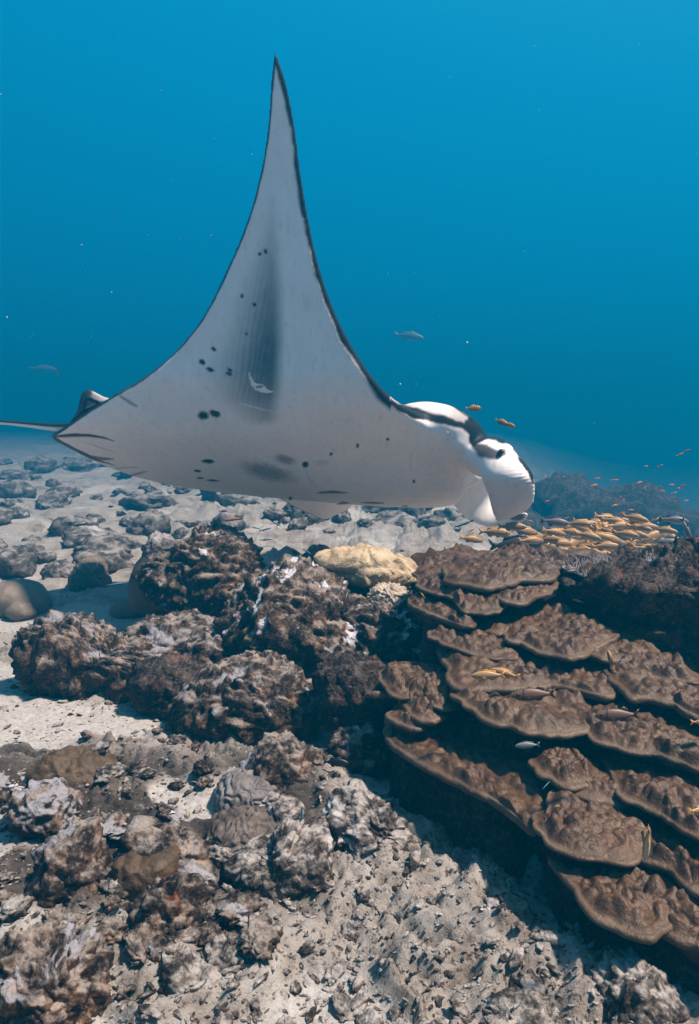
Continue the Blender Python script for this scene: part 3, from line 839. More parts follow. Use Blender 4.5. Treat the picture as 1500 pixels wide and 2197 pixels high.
ROCKS = [
 # big boulders of the middle ground
 ('reef_boulder', 'tall dark boulder capped with white crust beyond the other boulders', 'boulder', 'brown',
  [(298, 1232), (325, 1198), (372, 1182), (402, 1163), (437, 1136), (482, 1128), (522, 1150), (550, 1190), (564, 1232), (552, 1285), (500, 1340), (450, 1362), (400, 1345), (345, 1300)], 1322, .27, 6, 1, dict(knob=.024, pit=.022, dep=4.05)),
 ('boulder_coral', 'smooth purple brown coral dome against the tall white capped boulder', 'coral', 'purple',
  [(282, 1290), (283, 1240), (300, 1203), (350, 1180), (420, 1195), (470, 1260), (470, 1312), (400, 1318), (310, 1316)], 1314, .26, 5, 2, dict(dep=4.2, lump=.05, knob=0, fine=.002)),
 ('reef_boulder', 'largest rugged brown boulder with white patches beside the cream coral', 'boulder', 'brown',
  [(466, 1345), (484, 1296), (530, 1250), (590, 1215), (640, 1205), (692, 1225), (735, 1262), (740, 1300), (770, 1320), (796, 1355), (802, 1410), (780, 1470), (720, 1500), (640, 1480), (560, 1430), (480, 1390)], 1500, .34, 6, 3, dict(knob=.022, pit=.018)),
 ('reef_boulder', 'dark knobbly rock column carrying the beige cauliflower coral', 'boulder', 'brown',
  [(742, 1305), (790, 1290), (880, 1300), (928, 1340), (945, 1392), (915, 1432), (880, 1490), (800, 1520), (736, 1490), (722, 1400)], 1500, .20, 6, 4, dict(knob=.022, pit=.02)),
 ('reef_boulder', 'long dark boulder on the sand with one squared off end', 'boulder', 'mid',
  [(50, 1370), (72, 1336), (118, 1318), (168, 1322), (210, 1350), (250, 1385), (330, 1398), (402, 1420), (398, 1480), (340, 1505), (200, 1515), (100, 1508), (55, 1478)], 1505, .20, 6, 5, dict(knob=.022, pit=.018)),
 ('reef_boulder', 'low brown boulder behind the long boulder with the squared off end', 'boulder', 'mid',
  [(250, 1380), (295, 1340), (350, 1328), (380, 1318), (430, 1318), (472, 1345), (470, 1390), (400, 1450), (300, 1450)], 1452, .20, 5, 6, dict(knob=.02, pit=.014)),
 ('reef_boulder', 'rounded boulder with grey cap resting on the low overhanging slab', 'boulder', 'mid',
  [(388, 1405), (408, 1366), (445, 1348), (492, 1362), (530, 1392), (575, 1415), (580, 1470), (450, 1490), (392, 1455)], 1500, .17, 5, 7, dict(knob=.016, pit=.012)),
 ('reef_boulder', 'low overhanging boulder with lilac grey crust and black underside', 'boulder', 'mid',
  [(360, 1522), (396, 1480), (450, 1442), (530, 1418), (600, 1424), (652, 1450), (692, 1495), (702, 1532), (672, 1566), (600, 1586), (500, 1588), (420, 1576), (374, 1550)], 1596, .24, 6, 8, dict(knob=.018, pit=.014)),
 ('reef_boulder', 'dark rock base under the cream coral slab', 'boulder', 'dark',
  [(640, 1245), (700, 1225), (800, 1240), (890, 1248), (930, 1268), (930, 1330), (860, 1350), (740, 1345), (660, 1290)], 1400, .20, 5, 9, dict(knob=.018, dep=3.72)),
 ('slab_coral', 'cream coloured coral slab spread over a dark overhang', 'coral', 'cream',
  [(662, 1196), (690, 1184), (740, 1180), (800, 1181), (850, 1192), (888, 1215), (908, 1242), (890, 1254), (850, 1240), (826, 1246), (806, 1262), (770, 1246), (730, 1228), (690, 1215)], 1360, .24, 6, 10, dict(dep=3.60, lump=.14, knob=.005, fine=.004, blocky=.55, pit=.006)),
 ('cauliflower_coral', 'beige cauliflower coral with fine knobs on the dark column', 'coral', 'knob',
  [(788, 1285), (800, 1264), (830, 1255), (862, 1262), (884, 1284), (880, 1302), (850, 1312), (812, 1308)], 1478, .08, 6, 11, dict(lump=.05, knob=.004, fine=.002, cells=.010)),
 ('bleached_coral', 'small white bleached coral on the side of the largest boulder', 'coral', 'white',
  [(716, 1362), (730, 1342), (752, 1332), (778, 1345), (790, 1370), (778, 1390), (750, 1392), (728, 1384)], 1476, .07, 5, 12, dict(lump=.15, knob=.006, fine=.004)),
 ('boulder_coral', 'brown rounded coral wedged above the white bleached coral', 'coral', 'olive',
  [(738, 1318), (750, 1300), (778, 1296), (796, 1312), (790, 1345), (760, 1345)], 1474, .07, 5, 13, dict(lump=.08, knob=.003, fine=.002)),
 ('mushroom_rock', 'small knobbly rock at the tip of the lowest brown plates', 'rock', 'mid',
  [(790, 1535), (798, 1508), (820, 1500), (850, 1508), (862, 1530), (850, 1560), (815, 1575), (795, 1560)], 1600, .06, 5, 14, dict(knob=.012, pit=.01)),
 ('reef_rock', 'dark pitted rock on the sand under the shade of the brown plates', 'rock', 'brown',
  [(706, 1610), (722, 1580), (762, 1562), (800, 1560), (826, 1590), (836, 1640), (800, 1672), (740, 1660), (712, 1640)], 1668, .12, 5, 15, dict(knob=.016, pit=.014)),
 ('reef_rock', 'near black rock added to fill the dark cave between the largest boulder and the brown plates', 'rock', 'dark',  # added rock; its near-black colour stands in for the darkness of the gap
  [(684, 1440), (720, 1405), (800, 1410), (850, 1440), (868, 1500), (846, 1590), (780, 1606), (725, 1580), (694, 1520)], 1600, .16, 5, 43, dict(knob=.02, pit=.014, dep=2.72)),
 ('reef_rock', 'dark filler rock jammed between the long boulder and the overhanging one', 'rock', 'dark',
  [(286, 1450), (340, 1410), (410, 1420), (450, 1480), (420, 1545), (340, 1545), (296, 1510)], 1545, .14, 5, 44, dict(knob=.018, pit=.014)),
 # corals on the sand further out
 ('boulder_coral', 'big smooth tan coral dome standing on the sand', 'coral', 'dome',
  [(-30, 1300), (-20, 1262), (20, 1246), (58, 1246), (92, 1270), (108, 1305), (100, 1318), (40, 1324), (-20, 1322)], 1318, .22, 5, 16, dict(lump=.05, knob=0, fine=.002)),
 ('boulder_coral', 'little tan coral hump in front of the big smooth dome', 'coral', 'dome',
  [(12, 1312), (24, 1298), (48, 1289), (70, 1304), (78, 1320), (60, 1328), (25, 1328)], 1328, .09, 4, 17, dict(lump=.05, knob=0, fine=.002)),
 ('fluted_coral', 'tan coral mound with vertical flutes on the sand', 'coral', 'dome',
  [(156, 1262), (165, 1225), (185, 1200), (206, 1198), (222, 1232), (232, 1262), (196, 1272)], 1268, .14, 5, 18, dict(lump=.1, knob=0, fine=.003, ridge=.02)),
 ('reef_rock', 'flat topped brown rock beside the fluted coral mound', 'rock', 'far',
  [(96, 1238), (102, 1215), (130, 1205), (158, 1212), (164, 1240), (130, 1256), (102, 1252)], 1250, .16, 5, 19, dict(knob=.012)),
 ('boulder_coral', 'low grey brown coral hump at the foot of the purple dome', 'coral', 'dome',
  [(236, 1318), (246, 1295), (272, 1283), (300, 1296), (316, 1320), (290, 1328), (250, 1328)], 1326, .12, 4, 20, dict(lump=.08, knob=.003, fine=.003)),
 ('reef_rock', 'grey hunched rock rising behind the purple coral dome', 'rock', 'far',
  [(312, 1200), (318, 1165), (334, 1143), (362, 1150), (384, 1175), (378, 1215), (330, 1220)], 1235, .20, 5, 21, dict(knob=.014)),
 ('reef_rock', 'small pale rock on the sand in front of the tall boulder', 'rock', 'grey',
  [(386, 1318), (400, 1304), (430, 1300), (462, 1306), (470, 1326), (440, 1338), (400, 1336)], 1336, .10, 5, 22, dict(knob=.01)),
 ('reef_rock', 'grey mound wearing a pale patch behind the cream coral slab', 'rock', 'far',
  [(654, 1190), (662, 1178), (690, 1172), (710, 1178), (712, 1200), (670, 1206)], 1215, .16, 4, 23, dict(knob=.01)),
 # foreground heap
 ('leafy_coral', 'dark olive brown coral slab with a white scratch on its top', 'coral', 'olive',
  [(56, 1672), (82, 1640), (120, 1622), (170, 1620), (225, 1632), (254, 1655), (240, 1682), (160, 1694), (90, 1694)], 1700, .11, 5, 24, dict(lump=.16, knob=.008, fine=.004, ridge=.010)),
 ('reef_rock', 'brown rounded rock in front of the olive coral slab', 'rock', 'mid',
  [(30, 1740), (44, 1702), (85, 1684), (130, 1692), (160, 1725), (165, 1770), (110, 1790), (45, 1785)], 1795, .10, 5, 25, dict(knob=.013, pit=.01)),
 ('reef_rock', 'dark blunt rock leaning beside the mushroom shaped coral', 'rock', 'mid',
  [(74, 1900), (90, 1850), (112, 1798), (150, 1772), (190, 1790), (212, 1840), (236, 1890), (238, 1930), (160, 1945), (90, 1935)], 1945, .11, 5, 26, dict(knob=.014, pit=.012)),
 ('mushroom_coral', 'olive brown mushroom shaped coral narrowing to its foot', 'coral', 'olive',
  [(242, 1862), (262, 1835), (310, 1828), (350, 1818), (384, 1828), (390, 1855), (368, 1886), (330, 1908), (295, 1924), (266, 1896)], 1935, .08, 5, 27, dict(lump=.07, knob=.004, fine=.003)),
 ('reef_rock', 'crumbly pitted rock below the mushroom shaped coral', 'rock', 'brown',
  [(298, 1960), (306, 1915), (345, 1892), (400, 1890), (430, 1920), (428, 1985), (395, 2030), (340, 2025), (308, 1995)], 2030, .09, 5, 28, dict(knob=.018, pit=.018)),
 ('reef_rock', 'grey knobbly rock above the mushroom shaped coral', 'rock', 'mid',
  [(172, 1790), (182, 1762), (212, 1752), (248, 1765), (256, 1800), (230, 1822), (190, 1820)], 1822, .08, 5, 29, dict(knob=.013)),
 ('reef_rock', 'sandy slab of rock slanting between the heap and the ridged corals', 'rock', 'mid',
  [(256, 1790), (290, 1765), (340, 1772), (380, 1800), (440, 1840), (500, 1870), (490, 1900), (420, 1888), (370, 1850), (300, 1830)], 1905, .09, 5, 30, dict(knob=.010)),
 ('brain_coral', 'grey coral with wavy ridges beside the dark slab rock', 'coral', 'ridge',
  [(462, 1708), (474, 1680), (505, 1664), (545, 1670), (580, 1690), (594, 1725), (570, 1752), (520, 1745), (475, 1738)], 1756, .10, 6, 31, dict(lump=.08, knob=.002, fine=.002, ridge=.012)),
 ('brain_coral', 'dark coral with raised ridges in front of the grey ridged coral', 'coral', 'ridged_dark',
  [(452, 1790), (462, 1762), (510, 1750), (560, 1762), (602, 1790), (612, 1812), (570, 1830), (520, 1818), (465, 1812)], 1832, .10, 6, 32, dict(lump=.08, knob=.004, fine=.002, ridge=.012)),
 ('reef_rock', 'smooth pale grey knob beside the ridged corals', 'rock', 'grey',
  [(574, 1760), (588, 1725), (615, 1710), (645, 1720), (652, 1750), (630, 1785), (596, 1795)], 1798, .06, 5, 33, dict(knob=.004, fine=.002)),
 ('reef_rock', 'dark slab rock with lilac crust edged by a black underside', 'rock', 'mid',
  [(522, 1650), (540, 1612), (560, 1592), (620, 1590), (668, 1622), (694, 1670), (690, 1700), (640, 1712), (575, 1690)], 1716, .13, 5, 34, dict(knob=.013, pit=.01)),
 ('reef_rock', 'pale grey horseshoe mound on the open sand', 'rock', 'grey',
  [(490, 1860), (500, 1832), (540, 1822), (590, 1830), (630, 1800), (655, 1760), (690, 1765), (708, 1820), (714, 1880), (690, 1912), (620, 1922), (550, 1905), (505, 1885)], 1922, .12, 6, 35, dict(knob=.010, cells=.003)),
 ('reef_rock', 'grey lumpy rock in two steps beside the horseshoe mound', 'rock', 'grey',
  [(690, 1740), (710, 1705), (750, 1690), (800, 1720), (840, 1760), (890, 1790), (915, 1830), (880, 1858), (800, 1855), (735, 1822), (700, 1780)], 1862, .13, 6, 36, dict(knob=.015, pit=.01)),
 ('reef_boulder', 'pale round boulder on the sand below the brown plates', 'boulder', 'grey',
  [(1266, 2150), (1280, 2095), (1320, 2062), (1375, 2060), (1425, 2090), (1460, 2140), (1470, 2210), (1400, 2260), (1300, 2240)], 2235, .10, 6, 37, dict(knob=.012, pit=.014)),
 ('reef_rock', 'small cube like rock in the white sand', 'rock', 'grey',
  [(1098, 2120), (1110, 2096), (1140, 2092), (1172, 2120), (1190, 2155), (1160, 2172), (1120, 2160)], 2172, .045, 5, 38, dict(knob=.008)),
 ('reef_rock', 'dark crumbled rock heap crusted with pale knobs', 'rock', 'mid',
  [(-40, 2110), (0, 2040), (60, 2010), (120, 2020), (190, 2060), (230, 2120), (200, 2190), (100, 2230), (-20, 2220)], 2230, .12, 6, 39, dict(knob=.020, pit=.02)),
 ('reef_rock', 'oval pale rock between two dark cracks in the sand', 'rock', 'grey',
  [(330, 2112), (350, 2082), (420, 2072), (470, 2086), (500, 2115), (470, 2140), (400, 2150), (345, 2140)], 2150, .06, 5, 40, dict(knob=.011)),
 ('reef_rock', 'pale rounded lump of rubble crust beside the oval rock', 'rock', 'grey',
  [(440, 2060), (452, 2030), (500, 2018), (545, 2032), (562, 2070), (530, 2100), (470, 2100)], 2104, .06, 5, 41, dict(knob=.012)),
 ('reef_rock', 'flat pale stone slab half buried in white sand', 'rock', 'grey',
  [(1030, 2190), (1045, 2155), (1100, 2142), (1170, 2150), (1230, 2180), (1240, 2230), (1100, 2240)], 2240, .07, 5, 42, dict(knob=.004, fine=.002)),
]
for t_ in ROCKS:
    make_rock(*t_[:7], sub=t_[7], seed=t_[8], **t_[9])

# far boulders strewn over the sand: six shapes shared by many
shapes = []
for k in range(6):
    v, f = ico(4)
    s = 31.0 + k * 5
    d = 0.30 * fbm(v * 1.4 + s, 3) + 0.10 * billow(v * 4 + s, 3)
    P = v * (1 + d)[:, None] * np.array([1.0, 0.8, 0.62])
    me = new_mesh('far_rock', P, f); me.materials.append(MAT['far']); shapes.append(me)
FAR = [(118, 1127, 62, 'rounded grey rock on the pale far sand'), (190, 1118, 76, 'broad grey rock beside another on the far sand')]
cnt = 0
tries = 0
spots = []
while cnt < 130 and tries < 6000:
    tries += 1
    py = 985 + 250 * random.random() ** 0.8
    px = random.uniform(-150, 1040)
    d = depth_on(px, py)
    w = (0.07 + 0.20 * random.random() ** 2) * (0.75 + 0.06 * d)
    if px > 270 and py > 1150:
        continue
    g = on_z(np.float64(px), np.float64(py))
    if any((g[0] - a) ** 2 + (g[1] - b) ** 2 < (0.8 * (w + c)) ** 2 for a, b, c in spots):
        continue
    spots.append((g[0], g[1], w))
    z = ground_z(g[0], g[1])[0]
    o = link('seabed_rock', shapes[cnt % 6])
    o.location = (g[0], g[1], z + 0.15 * w)
    o.rotation_euler = (random.uniform(-.2, .2), random.uniform(-.2, .2), random.uniform(0, 6.28))
    o.scale = (w * random.uniform(.8, 1.3), w * random.uniform(.8, 1.2), w * random.uniform(.7, 1.2))
    tag(o, 'silty grey rock strewn on the far pale sand', 'rock', 'grey rocks strewn over the far sand')
    cnt += 1

# distant reef rising out of the blue on the right
v, f = ico(5)
P = v * (1 + 0.25 * fbm(v * 2.1 + 3, 4) + 0.06 * billow(v * 7, 3))[:, None] * np.array([2.4, 1.6, 1.5])
fr = link('reef_hill', new_mesh('reef_hill', P, f), MAT['dark'])
fr.location = (4.3, 13.0, -1.45)
tag(fr, kind='structure')

# loose rubble: single stones (parts of the sea floor) and crumbs (stuff)
stone_me = []
for k in range(7):
    v, f = ico(3)
    s = 71.0 + k * 3
    P = v * (1 + 0.40 * fbm(v * 1.5 + s, 3) + 0.22 * billow(v * 3.2 + s, 2))[:, None] * np.array([1.0, 0.75, 0.6])
    me = new_mesh('stone', P, f); me.materials.append(MAT['grey']); stone_me.append(me)
lump_me = []
for k in range(5):
    v, f = ico(4)
    s = 171.0 + k * 3
    P = v * (1 + 0.30 * fbm(v * 1.5 + s, 3) + 0.20 * billow(v * 3.2 + s, 4, .6))[:, None] * np.array([1.0, 0.85, 0.7])
    me = new_mesh('stone', P, f); me.materials.append(MAT[('mid', 'brown', 'brown', 'grey', 'mid')[k]]); lump_me.append(me)
n_st = 0
while n_st < 170:
    py = random.uniform(1480, 2240); px = random.uniform(-60, 1300)
    if px > 740 + (py - 1600) * 0.95 and py < 2080:
        continue
    g = on_z(np.float64(px), np.float64(py)); z = ground_z(g[0], g[1])[0]
    w = random.uniform(.006, .020) * random.choice((1, 1, 1.6))
    o = link('stone', stone_me[n_st % 7], parent=seabed)
    o.location = (g[0], g[1], z + w * .25)
    o.rotation_euler = (random.uniform(-.5, .5), random.uniform(-.5, .5), random.uniform(0, 6.28))
    o.scale = (w * random.uniform(.8, 1.5), w * random.uniform(.7, 1.2), w * random.uniform(.6, 1.1))
    n_st += 1
for k in range(90):                                   # coarser lumps of the foreground heap
    py = random.uniform(1590, 2090); px = random.uniform(-30, 720) if py < 1960 else random.uniform(-30, 560)
    g = on_z(np.float64(px), np.float64(py)); z = ground_z(g[0], g[1])[0]
    w = random.uniform(.018, .045)
    o = link('stone', lump_me[k % 5], parent=seabed)
    o.location = (g[0], g[1], z + w * .2)
    o.rotation_euler = (random.uniform(-.5, .5), random.uniform(-.5, .5), random.uniform(0, 6.28))
    o.scale = (w * random.uniform(.9, 1.6), w * random.uniform(.8, 1.2), w * random.uniform(.6, 1.0))
NP = 9000
py = rng.uniform(1330, 2300, NP); px = rng.uniform(-150, 1450, NP)
g = on_z(px, py)
gz, gc = seabed_parts(g[:, 0], g[:, 1])
w = rng.uniform(.0018, .006, NP) * (1 + 1.2 * (rng.random(NP) > .9))
v, f = ico(1)
base = v[None] * (1 + 0.3 * rng.standard_normal((NP, len(v), 1)) * .6) * w[:, None, None] * np.stack([1 + 1.6 * rng.random(NP) ** 2, np.full(NP, .75), np.full(NP, .6)], 1)[:, None, :]
th = rng.uniform(0, 6.28, NP)
rx = base[..., 0] * np.cos(th)[:, None] - base[..., 1] * np.sin(th)[:, None]
ry = base[..., 0] * np.sin(th)[:, None] + base[..., 1] * np.cos(th)[:, None]
PV = np.stack([rx + g[:, 0, None], ry + g[:, 1, None], base[..., 2] + (gz + w * .2)[:, None]], -1).reshape(-1, 3)
PF = (f[None] + (np.arange(NP) * len(v))[:, None, None]).reshape(-1, 3)
tag(link('coral_rubble', new_mesh('coral_rubble', PV, PF, smooth=False), MAT['grey'], parent=seabed), kind='stuff')

# ================================================================== PLATE CORALS ON THE REEF EDGE
m = Mat('brown_plate_coral', 0.45, 0.32)
p = m.pos()
n = m.noise(p, 9, 6, 0.6)
base = m.ramp(n, [(0.30, (0.052, 0.024, 0.010)), (0.70, (0.118, 0.060, 0.028))])
base = m.mix(m.rng(m.noise(p, 26, 5, 0.65), 0.56, 0.72, 0, 0.75), base, (0.22, 0.155, 0.105))
rimc = m.attr('rim')
m.color(m.mix(m.math('MULTIPLY', rimc, 0.45), base, (0.25, 0.18, 0.125)))
b_ = m.bump(m.noise(p, 60, 5, 0.65), 0.006, 0.8)
m.bump(m.noise(p, 210, 3, 0.6), 0.002, 0.8, b_)
M_PLATE = m.m

plates = []     # (xy polygon, z function) for the reef core below
def plate_mesh(outline, z0, tilt=(0.0, 0.0), thick=0.018, seed=0, knob=0.020):
    o = np.asarray(outline, float)
    pts = on_z(o[:, 0], o[:, 1], z0)[:, :2]
    pts = pts[::-1] if np.sum(pts[:, 0] * np.roll(pts[:, 1], -1) - np.roll(pts[:, 0], -1) * pts[:, 1]) < 0 else pts
    NA, s = 240, seed * 7.3
    # closed smooth outline with small lobes
    k = len(pts); t = np.linspace(0, k, NA, endpoint=False); i = np.floor(t).astype(int); f = (t - i)[:, None]
    g = lambda j: pts[j % k]
    a, b, c_, d = g(i - 1), g(i), g(i + 1), g(i + 2)
    ol = 0.5 * (2 * b + (-a + c_) * f + (2 * a - 5 * b + 4 * c_ - d) * f ** 2 + (-a + 3 * b - 3 * c_ + d) * f ** 3)
    cen = (pts.min(0) + pts.max(0)) / 2 * .4 + pts.mean(0) * .6
    dirv = ol - cen; ln = np.linalg.norm(dirv, axis=1)
    q3 = np.concatenate([ol, np.zeros((NA, 1))], 1)
    lobes = 0.020 * fbm(q3 * 8 + s, 3) + 0.016 * np.abs(pnoise(q3 * 14 + s))
    ol = ol + dirv / ln[:, None] * lobes[:, None]
    NR = 46
    rr = 1 - (1 - np.linspace(0.0, 1, NR)) ** 1.25
    xy = cen + rr[:, None, None] * (ol - cen)[None]
    X, Y = xy[..., 0].ravel(), xy[..., 1].ravel()
    P3 = np.stack([X, Y, np.zeros_like(X)], 1)
    edge = ((1 - rr)[:, None] * ln[None]).ravel()               # distance from the rim
    inner = sstep(0.004, 0.035, edge)
    wv = P3 + 0.012 * np.stack([fbm(P3 * 14 + s, 2), fbm(P3 * 14 + s + 9, 2), 0 * X], 1)
    kn = np.clip(1 - (worley(wv * np.array([30, 30, 1]) + s) / 0.82) ** 2, 0, 1) ** 1.15
    kn2 = np.clip(1 - (worley(wv * np.array([41, 41, 1]) + s + 3) / 0.7) ** 2, 0, 1)
    amp = knob * (0.55 + 0.9 * np.clip(fbm(P3 * 4 + s, 2) + .35, 0, 1))
    h = inner * (amp * kn + 0.006 * kn2 + 0.017 * fbm(P3 * 6 + s, 3) + 0.0035 * fbm(P3 * 45 + s, 3)) - 0.004 * (1 - sstep(0, 0.03, edge)) ** 2
    zc = z0 + tilt[0] * (X - cen[0]) + tilt[1] * (Y - cen[1]) + 0.012 * fbm(P3 * 3 + s, 2)
    topz = zc + h
    V = [np.stack([X, Y, topz], 1).reshape(NR, NA, 3)]
    E = [edge.reshape(NR, NA)]
    # rounded rim, then the underside drawn in towards a stalk
    last = V[0][-1]; out = (ol - cen) / ln[:, None]
    for a_ in np.linspace(0.3, np.pi, 6):
        r_ = last.copy()
        r_[:, :2] += out * (thick * 0.5 * math.sin(a_))
        r_[:, 2] -= thick * 0.5 * (1 - math.cos(a_))
        V.append(r_[None]); E.append(np.zeros((1, NA)))
    bot = V[-1][0]
    for s_ in (0.96, 0.88, 0.75, 0.55, 0.3, 0.08):
        r_ = bot.copy()
        r_[:, :2] = cen + (bot[:, :2] - cen) * s_
        r_[:, 2] = bot[:, 2] * s_ + (1 - s_) * (z0 - thick) - 0.10 * (1 - s_) ** 1.5
        V.append(r_[None]); E.append(np.full((1, NA), 0.2))
    V = np.concatenate(V); n_r = len(V)
    V = V.reshape(-1, 3)
    e = np.concatenate([x.reshape(-1) for x in E])
    plates.append((ol, cen, z0, tilt))
    rim = (1 - sstep(0.0, 0.016, e)) * np.clip(.6 + .8 * fbm(V * 9, 2), 0, 1)
    return V, grid_faces(n_r, NA, wrap_v=True), rim, np.array([cen[0], cen[1], z0 - 0.12])

COLONIES = {
 'front': ('brown plate coral in overlapping tiers hanging lowest over the shaded sand', [
   ([(1190, 1843), (1218, 1880), (1266, 1925), (1330, 1965), (1392, 1999), (1425, 1980), (1464, 1935), (1450, 1880), (1425, 1840), (1380, 1812), (1300, 1808), (1235, 1832)], .20),
   ([(1407, 1944), (1416, 1976), (1449, 1998), (1500, 2024), (1590, 2060), (1640, 2000), (1540, 1940), (1452, 1928)], .185),
   ([(1143, 1762), (1170, 1795), (1218, 1819), (1278, 1829), (1338, 1834), (1382, 1822), (1405, 1790), (1365, 1757), (1290, 1735), (1220, 1728), (1165, 1742)], .245),
   ([(1345, 1800), (1380, 1832), (1440, 1864), (1500, 1902), (1590, 1925), (1600, 1840), (1460, 1772), (1385, 1768)], .235),
   ([(828, 1546), (833, 1578), (860, 1602), (900, 1624), (940, 1648), (993, 1677), (1050, 1703), (1095, 1732), (1140, 1765), (1172, 1760), (1192, 1735), (1185, 1690), (1155, 1640), (1100, 1598), (1040, 1565), (985, 1540), (930, 1518), (880, 1513), (843, 1524)], .235),
   ([(1165, 1735), (1185, 1757), (1260, 1774), (1335, 1786), (1345, 1760), (1280, 1712), (1235, 1698), (1188, 1704)], .265),
   ([(1143, 1631), (1160, 1648), (1190, 1664), (1225, 1672), (1272, 1672), (1280, 1640), (1235, 1612), (1180, 1606), (1150, 1615)], .30),
   ([(1217, 1674), (1245, 1690), (1290, 1703), (1322, 1704), (1335, 1688), (1300, 1664), (1260, 1650), (1225, 1660)], .285),
   ([(1303, 1622), (1316, 1645), (1326, 1675), (1350, 1705), (1405, 1728), (1443, 1759), (1500, 1787), (1590, 1810), (1600, 1700), (1500, 1648), (1420, 1626), (1340, 1606)], .305)]),
 'middle': ('broad brown plate coral with knobbly plates where soldierfish rest', [
   ([(838, 1528), (855, 1545), (890, 1555), (904, 1545), (880, 1526), (850, 1519)], .29),
   ([(862, 1507), (890, 1530), (930, 1538), (948, 1525), (938, 1503), (900, 1492), (870, 1495)], .315),
   ([(817, 1446), (833, 1469), (860, 1485), (897, 1487), (920, 1502), (960, 1508), (995, 1485), (990, 1448), (940, 1430), (880, 1422), (835, 1428)], .345),
   ([(976, 1482), (990, 1498), (1033, 1525), (1073, 1541), (1127, 1554), (1185, 1560), (1243, 1559), (1266, 1540), (1262, 1500), (1200, 1450), (1100, 1434), (1020, 1440), (985, 1463)], .385),
   ([(938, 1392), (958, 1415), (968, 1440), (1000, 1458), (1080, 1466), (1137, 1463), (1195, 1462), (1260, 1476), (1313, 1479), (1345, 1450), (1325, 1415), (1240, 1384), (1150, 1366), (1050, 1364), (980, 1374)], .425),
   ([(1248, 1545), (1281, 1573), (1308, 1584), (1353, 1598), (1400, 1606), (1500, 1640), (1600, 1662), (1610, 1560), (1500, 1520), (1420, 1494), (1340, 1484), (1270, 1510)], .375),
   ([(1365, 1597), (1400, 1615), (1440, 1628), (1500, 1648), (1580, 1668), (1590, 1610), (1450, 1580), (1390, 1580)], .350),
   ([(1360, 1486), (1395, 1494), (1447, 1507), (1500, 1528), (1580, 1550), (1600, 1500), (1530, 1462), (1485, 1442), (1430, 1412), (1340, 1402), (1295, 1436)], .435)]),
 'upper': ('brown plate coral of thin stepped plates below the dark ledge', [
   ([(928, 1358), (945, 1370), (981, 1381), (1027, 1393), (1088, 1396), (1114, 1380), (1105, 1346), (1060, 1318), (1010, 1304), (968, 1330)], .47),
   ([(1086, 1364), (1120, 1371), (1150, 1382), (1200, 1391), (1226, 1397), (1262, 1386), (1300, 1373), (1316, 1357), (1280, 1340), (1245, 1328), (1195, 1304), (1130, 1300), (1092, 1326)], .50),
   ([(1240, 1385), (1290, 1405), (1356, 1413), (1392, 1407), (1405, 1395), (1385, 1378), (1340, 1362), (1290, 1356), (1250, 1364)], .475),
   ([(1320, 1434), (1380, 1444), (1440, 1452), (1490, 1459), (1493, 1448), (1465, 1431), (1435, 1411), (1400, 1403), (1335, 1405)], .455),
   ([(876, 1290), (893, 1304), (920, 1314), (949, 1321), (987, 1333), (1014, 1333), (1004, 1310), (965, 1286), (925, 1276), (888, 1277)], .525),
   ([(1030, 1330), (1060, 1345), (1110, 1345), (1140, 1325), (1120, 1300), (1070, 1292), (1035, 1305)], .50)]),
 'back': ('brown plate coral on the crest with the yellow school behind it', [
   ([(903, 1255), (933, 1265), (971, 1274), (992, 1290), (1027, 1297), (1069, 1293), (1088, 1270), (1105, 1238), (1080, 1205), (1000, 1194), (930, 1198), (898, 1222)], .58),
   ([(1065, 1270), (1095, 1280), (1127, 1281), (1150, 1270), (1186, 1258), (1195, 1232), (1160, 1206), (1090, 1198), (1045, 1236)], .60),
   ([(960, 1232), (1010, 1246), (1070, 1250), (1120, 1240), (1180, 1236), (1200, 1216), (1150, 1198), (1060, 1188), (980, 1196)], .63)]),
}
pn = 0
for key, (lab, rows) in COLONIES.items():
    root = None
    for outl, z0 in rows:
        pn += 1
        V, F_, rim, base_ = plate_mesh(outl, z0, seed=pn, tilt=(0.02, 0.03), thick=0.013 + 0.004 * (pn % 3))
        if root is None:
            root = empty('plate_coral', base_, lab, 'coral')
            r0 = np.array(base_)
        me = new_mesh('plate', V - r0, F_)
        add_color(me, 'rim', rim)
        link('plate', me, M_PLATE, root)

# dark reef core that carries the plates
gx2 = np.arange(-0.05, 2.6, 0.022); gy2 = np.arange(0.9, 4.6, 0.022)
X2, Y2 = np.meshgrid(gx2, gy2, indexing='ij')
Z2 = np.full(X2.shape, -0.25)
for ol, cen, z0, tilt in plates:
    q = cen + (ol - cen) * 0.72
    ins = inpoly((X2.ravel(), Y2.ravel()), [tuple(a) for a in q[::4]]).reshape(X2.shape)
    Z2 = np.where(ins, np.maximum(Z2, z0 - 0.055), Z2)
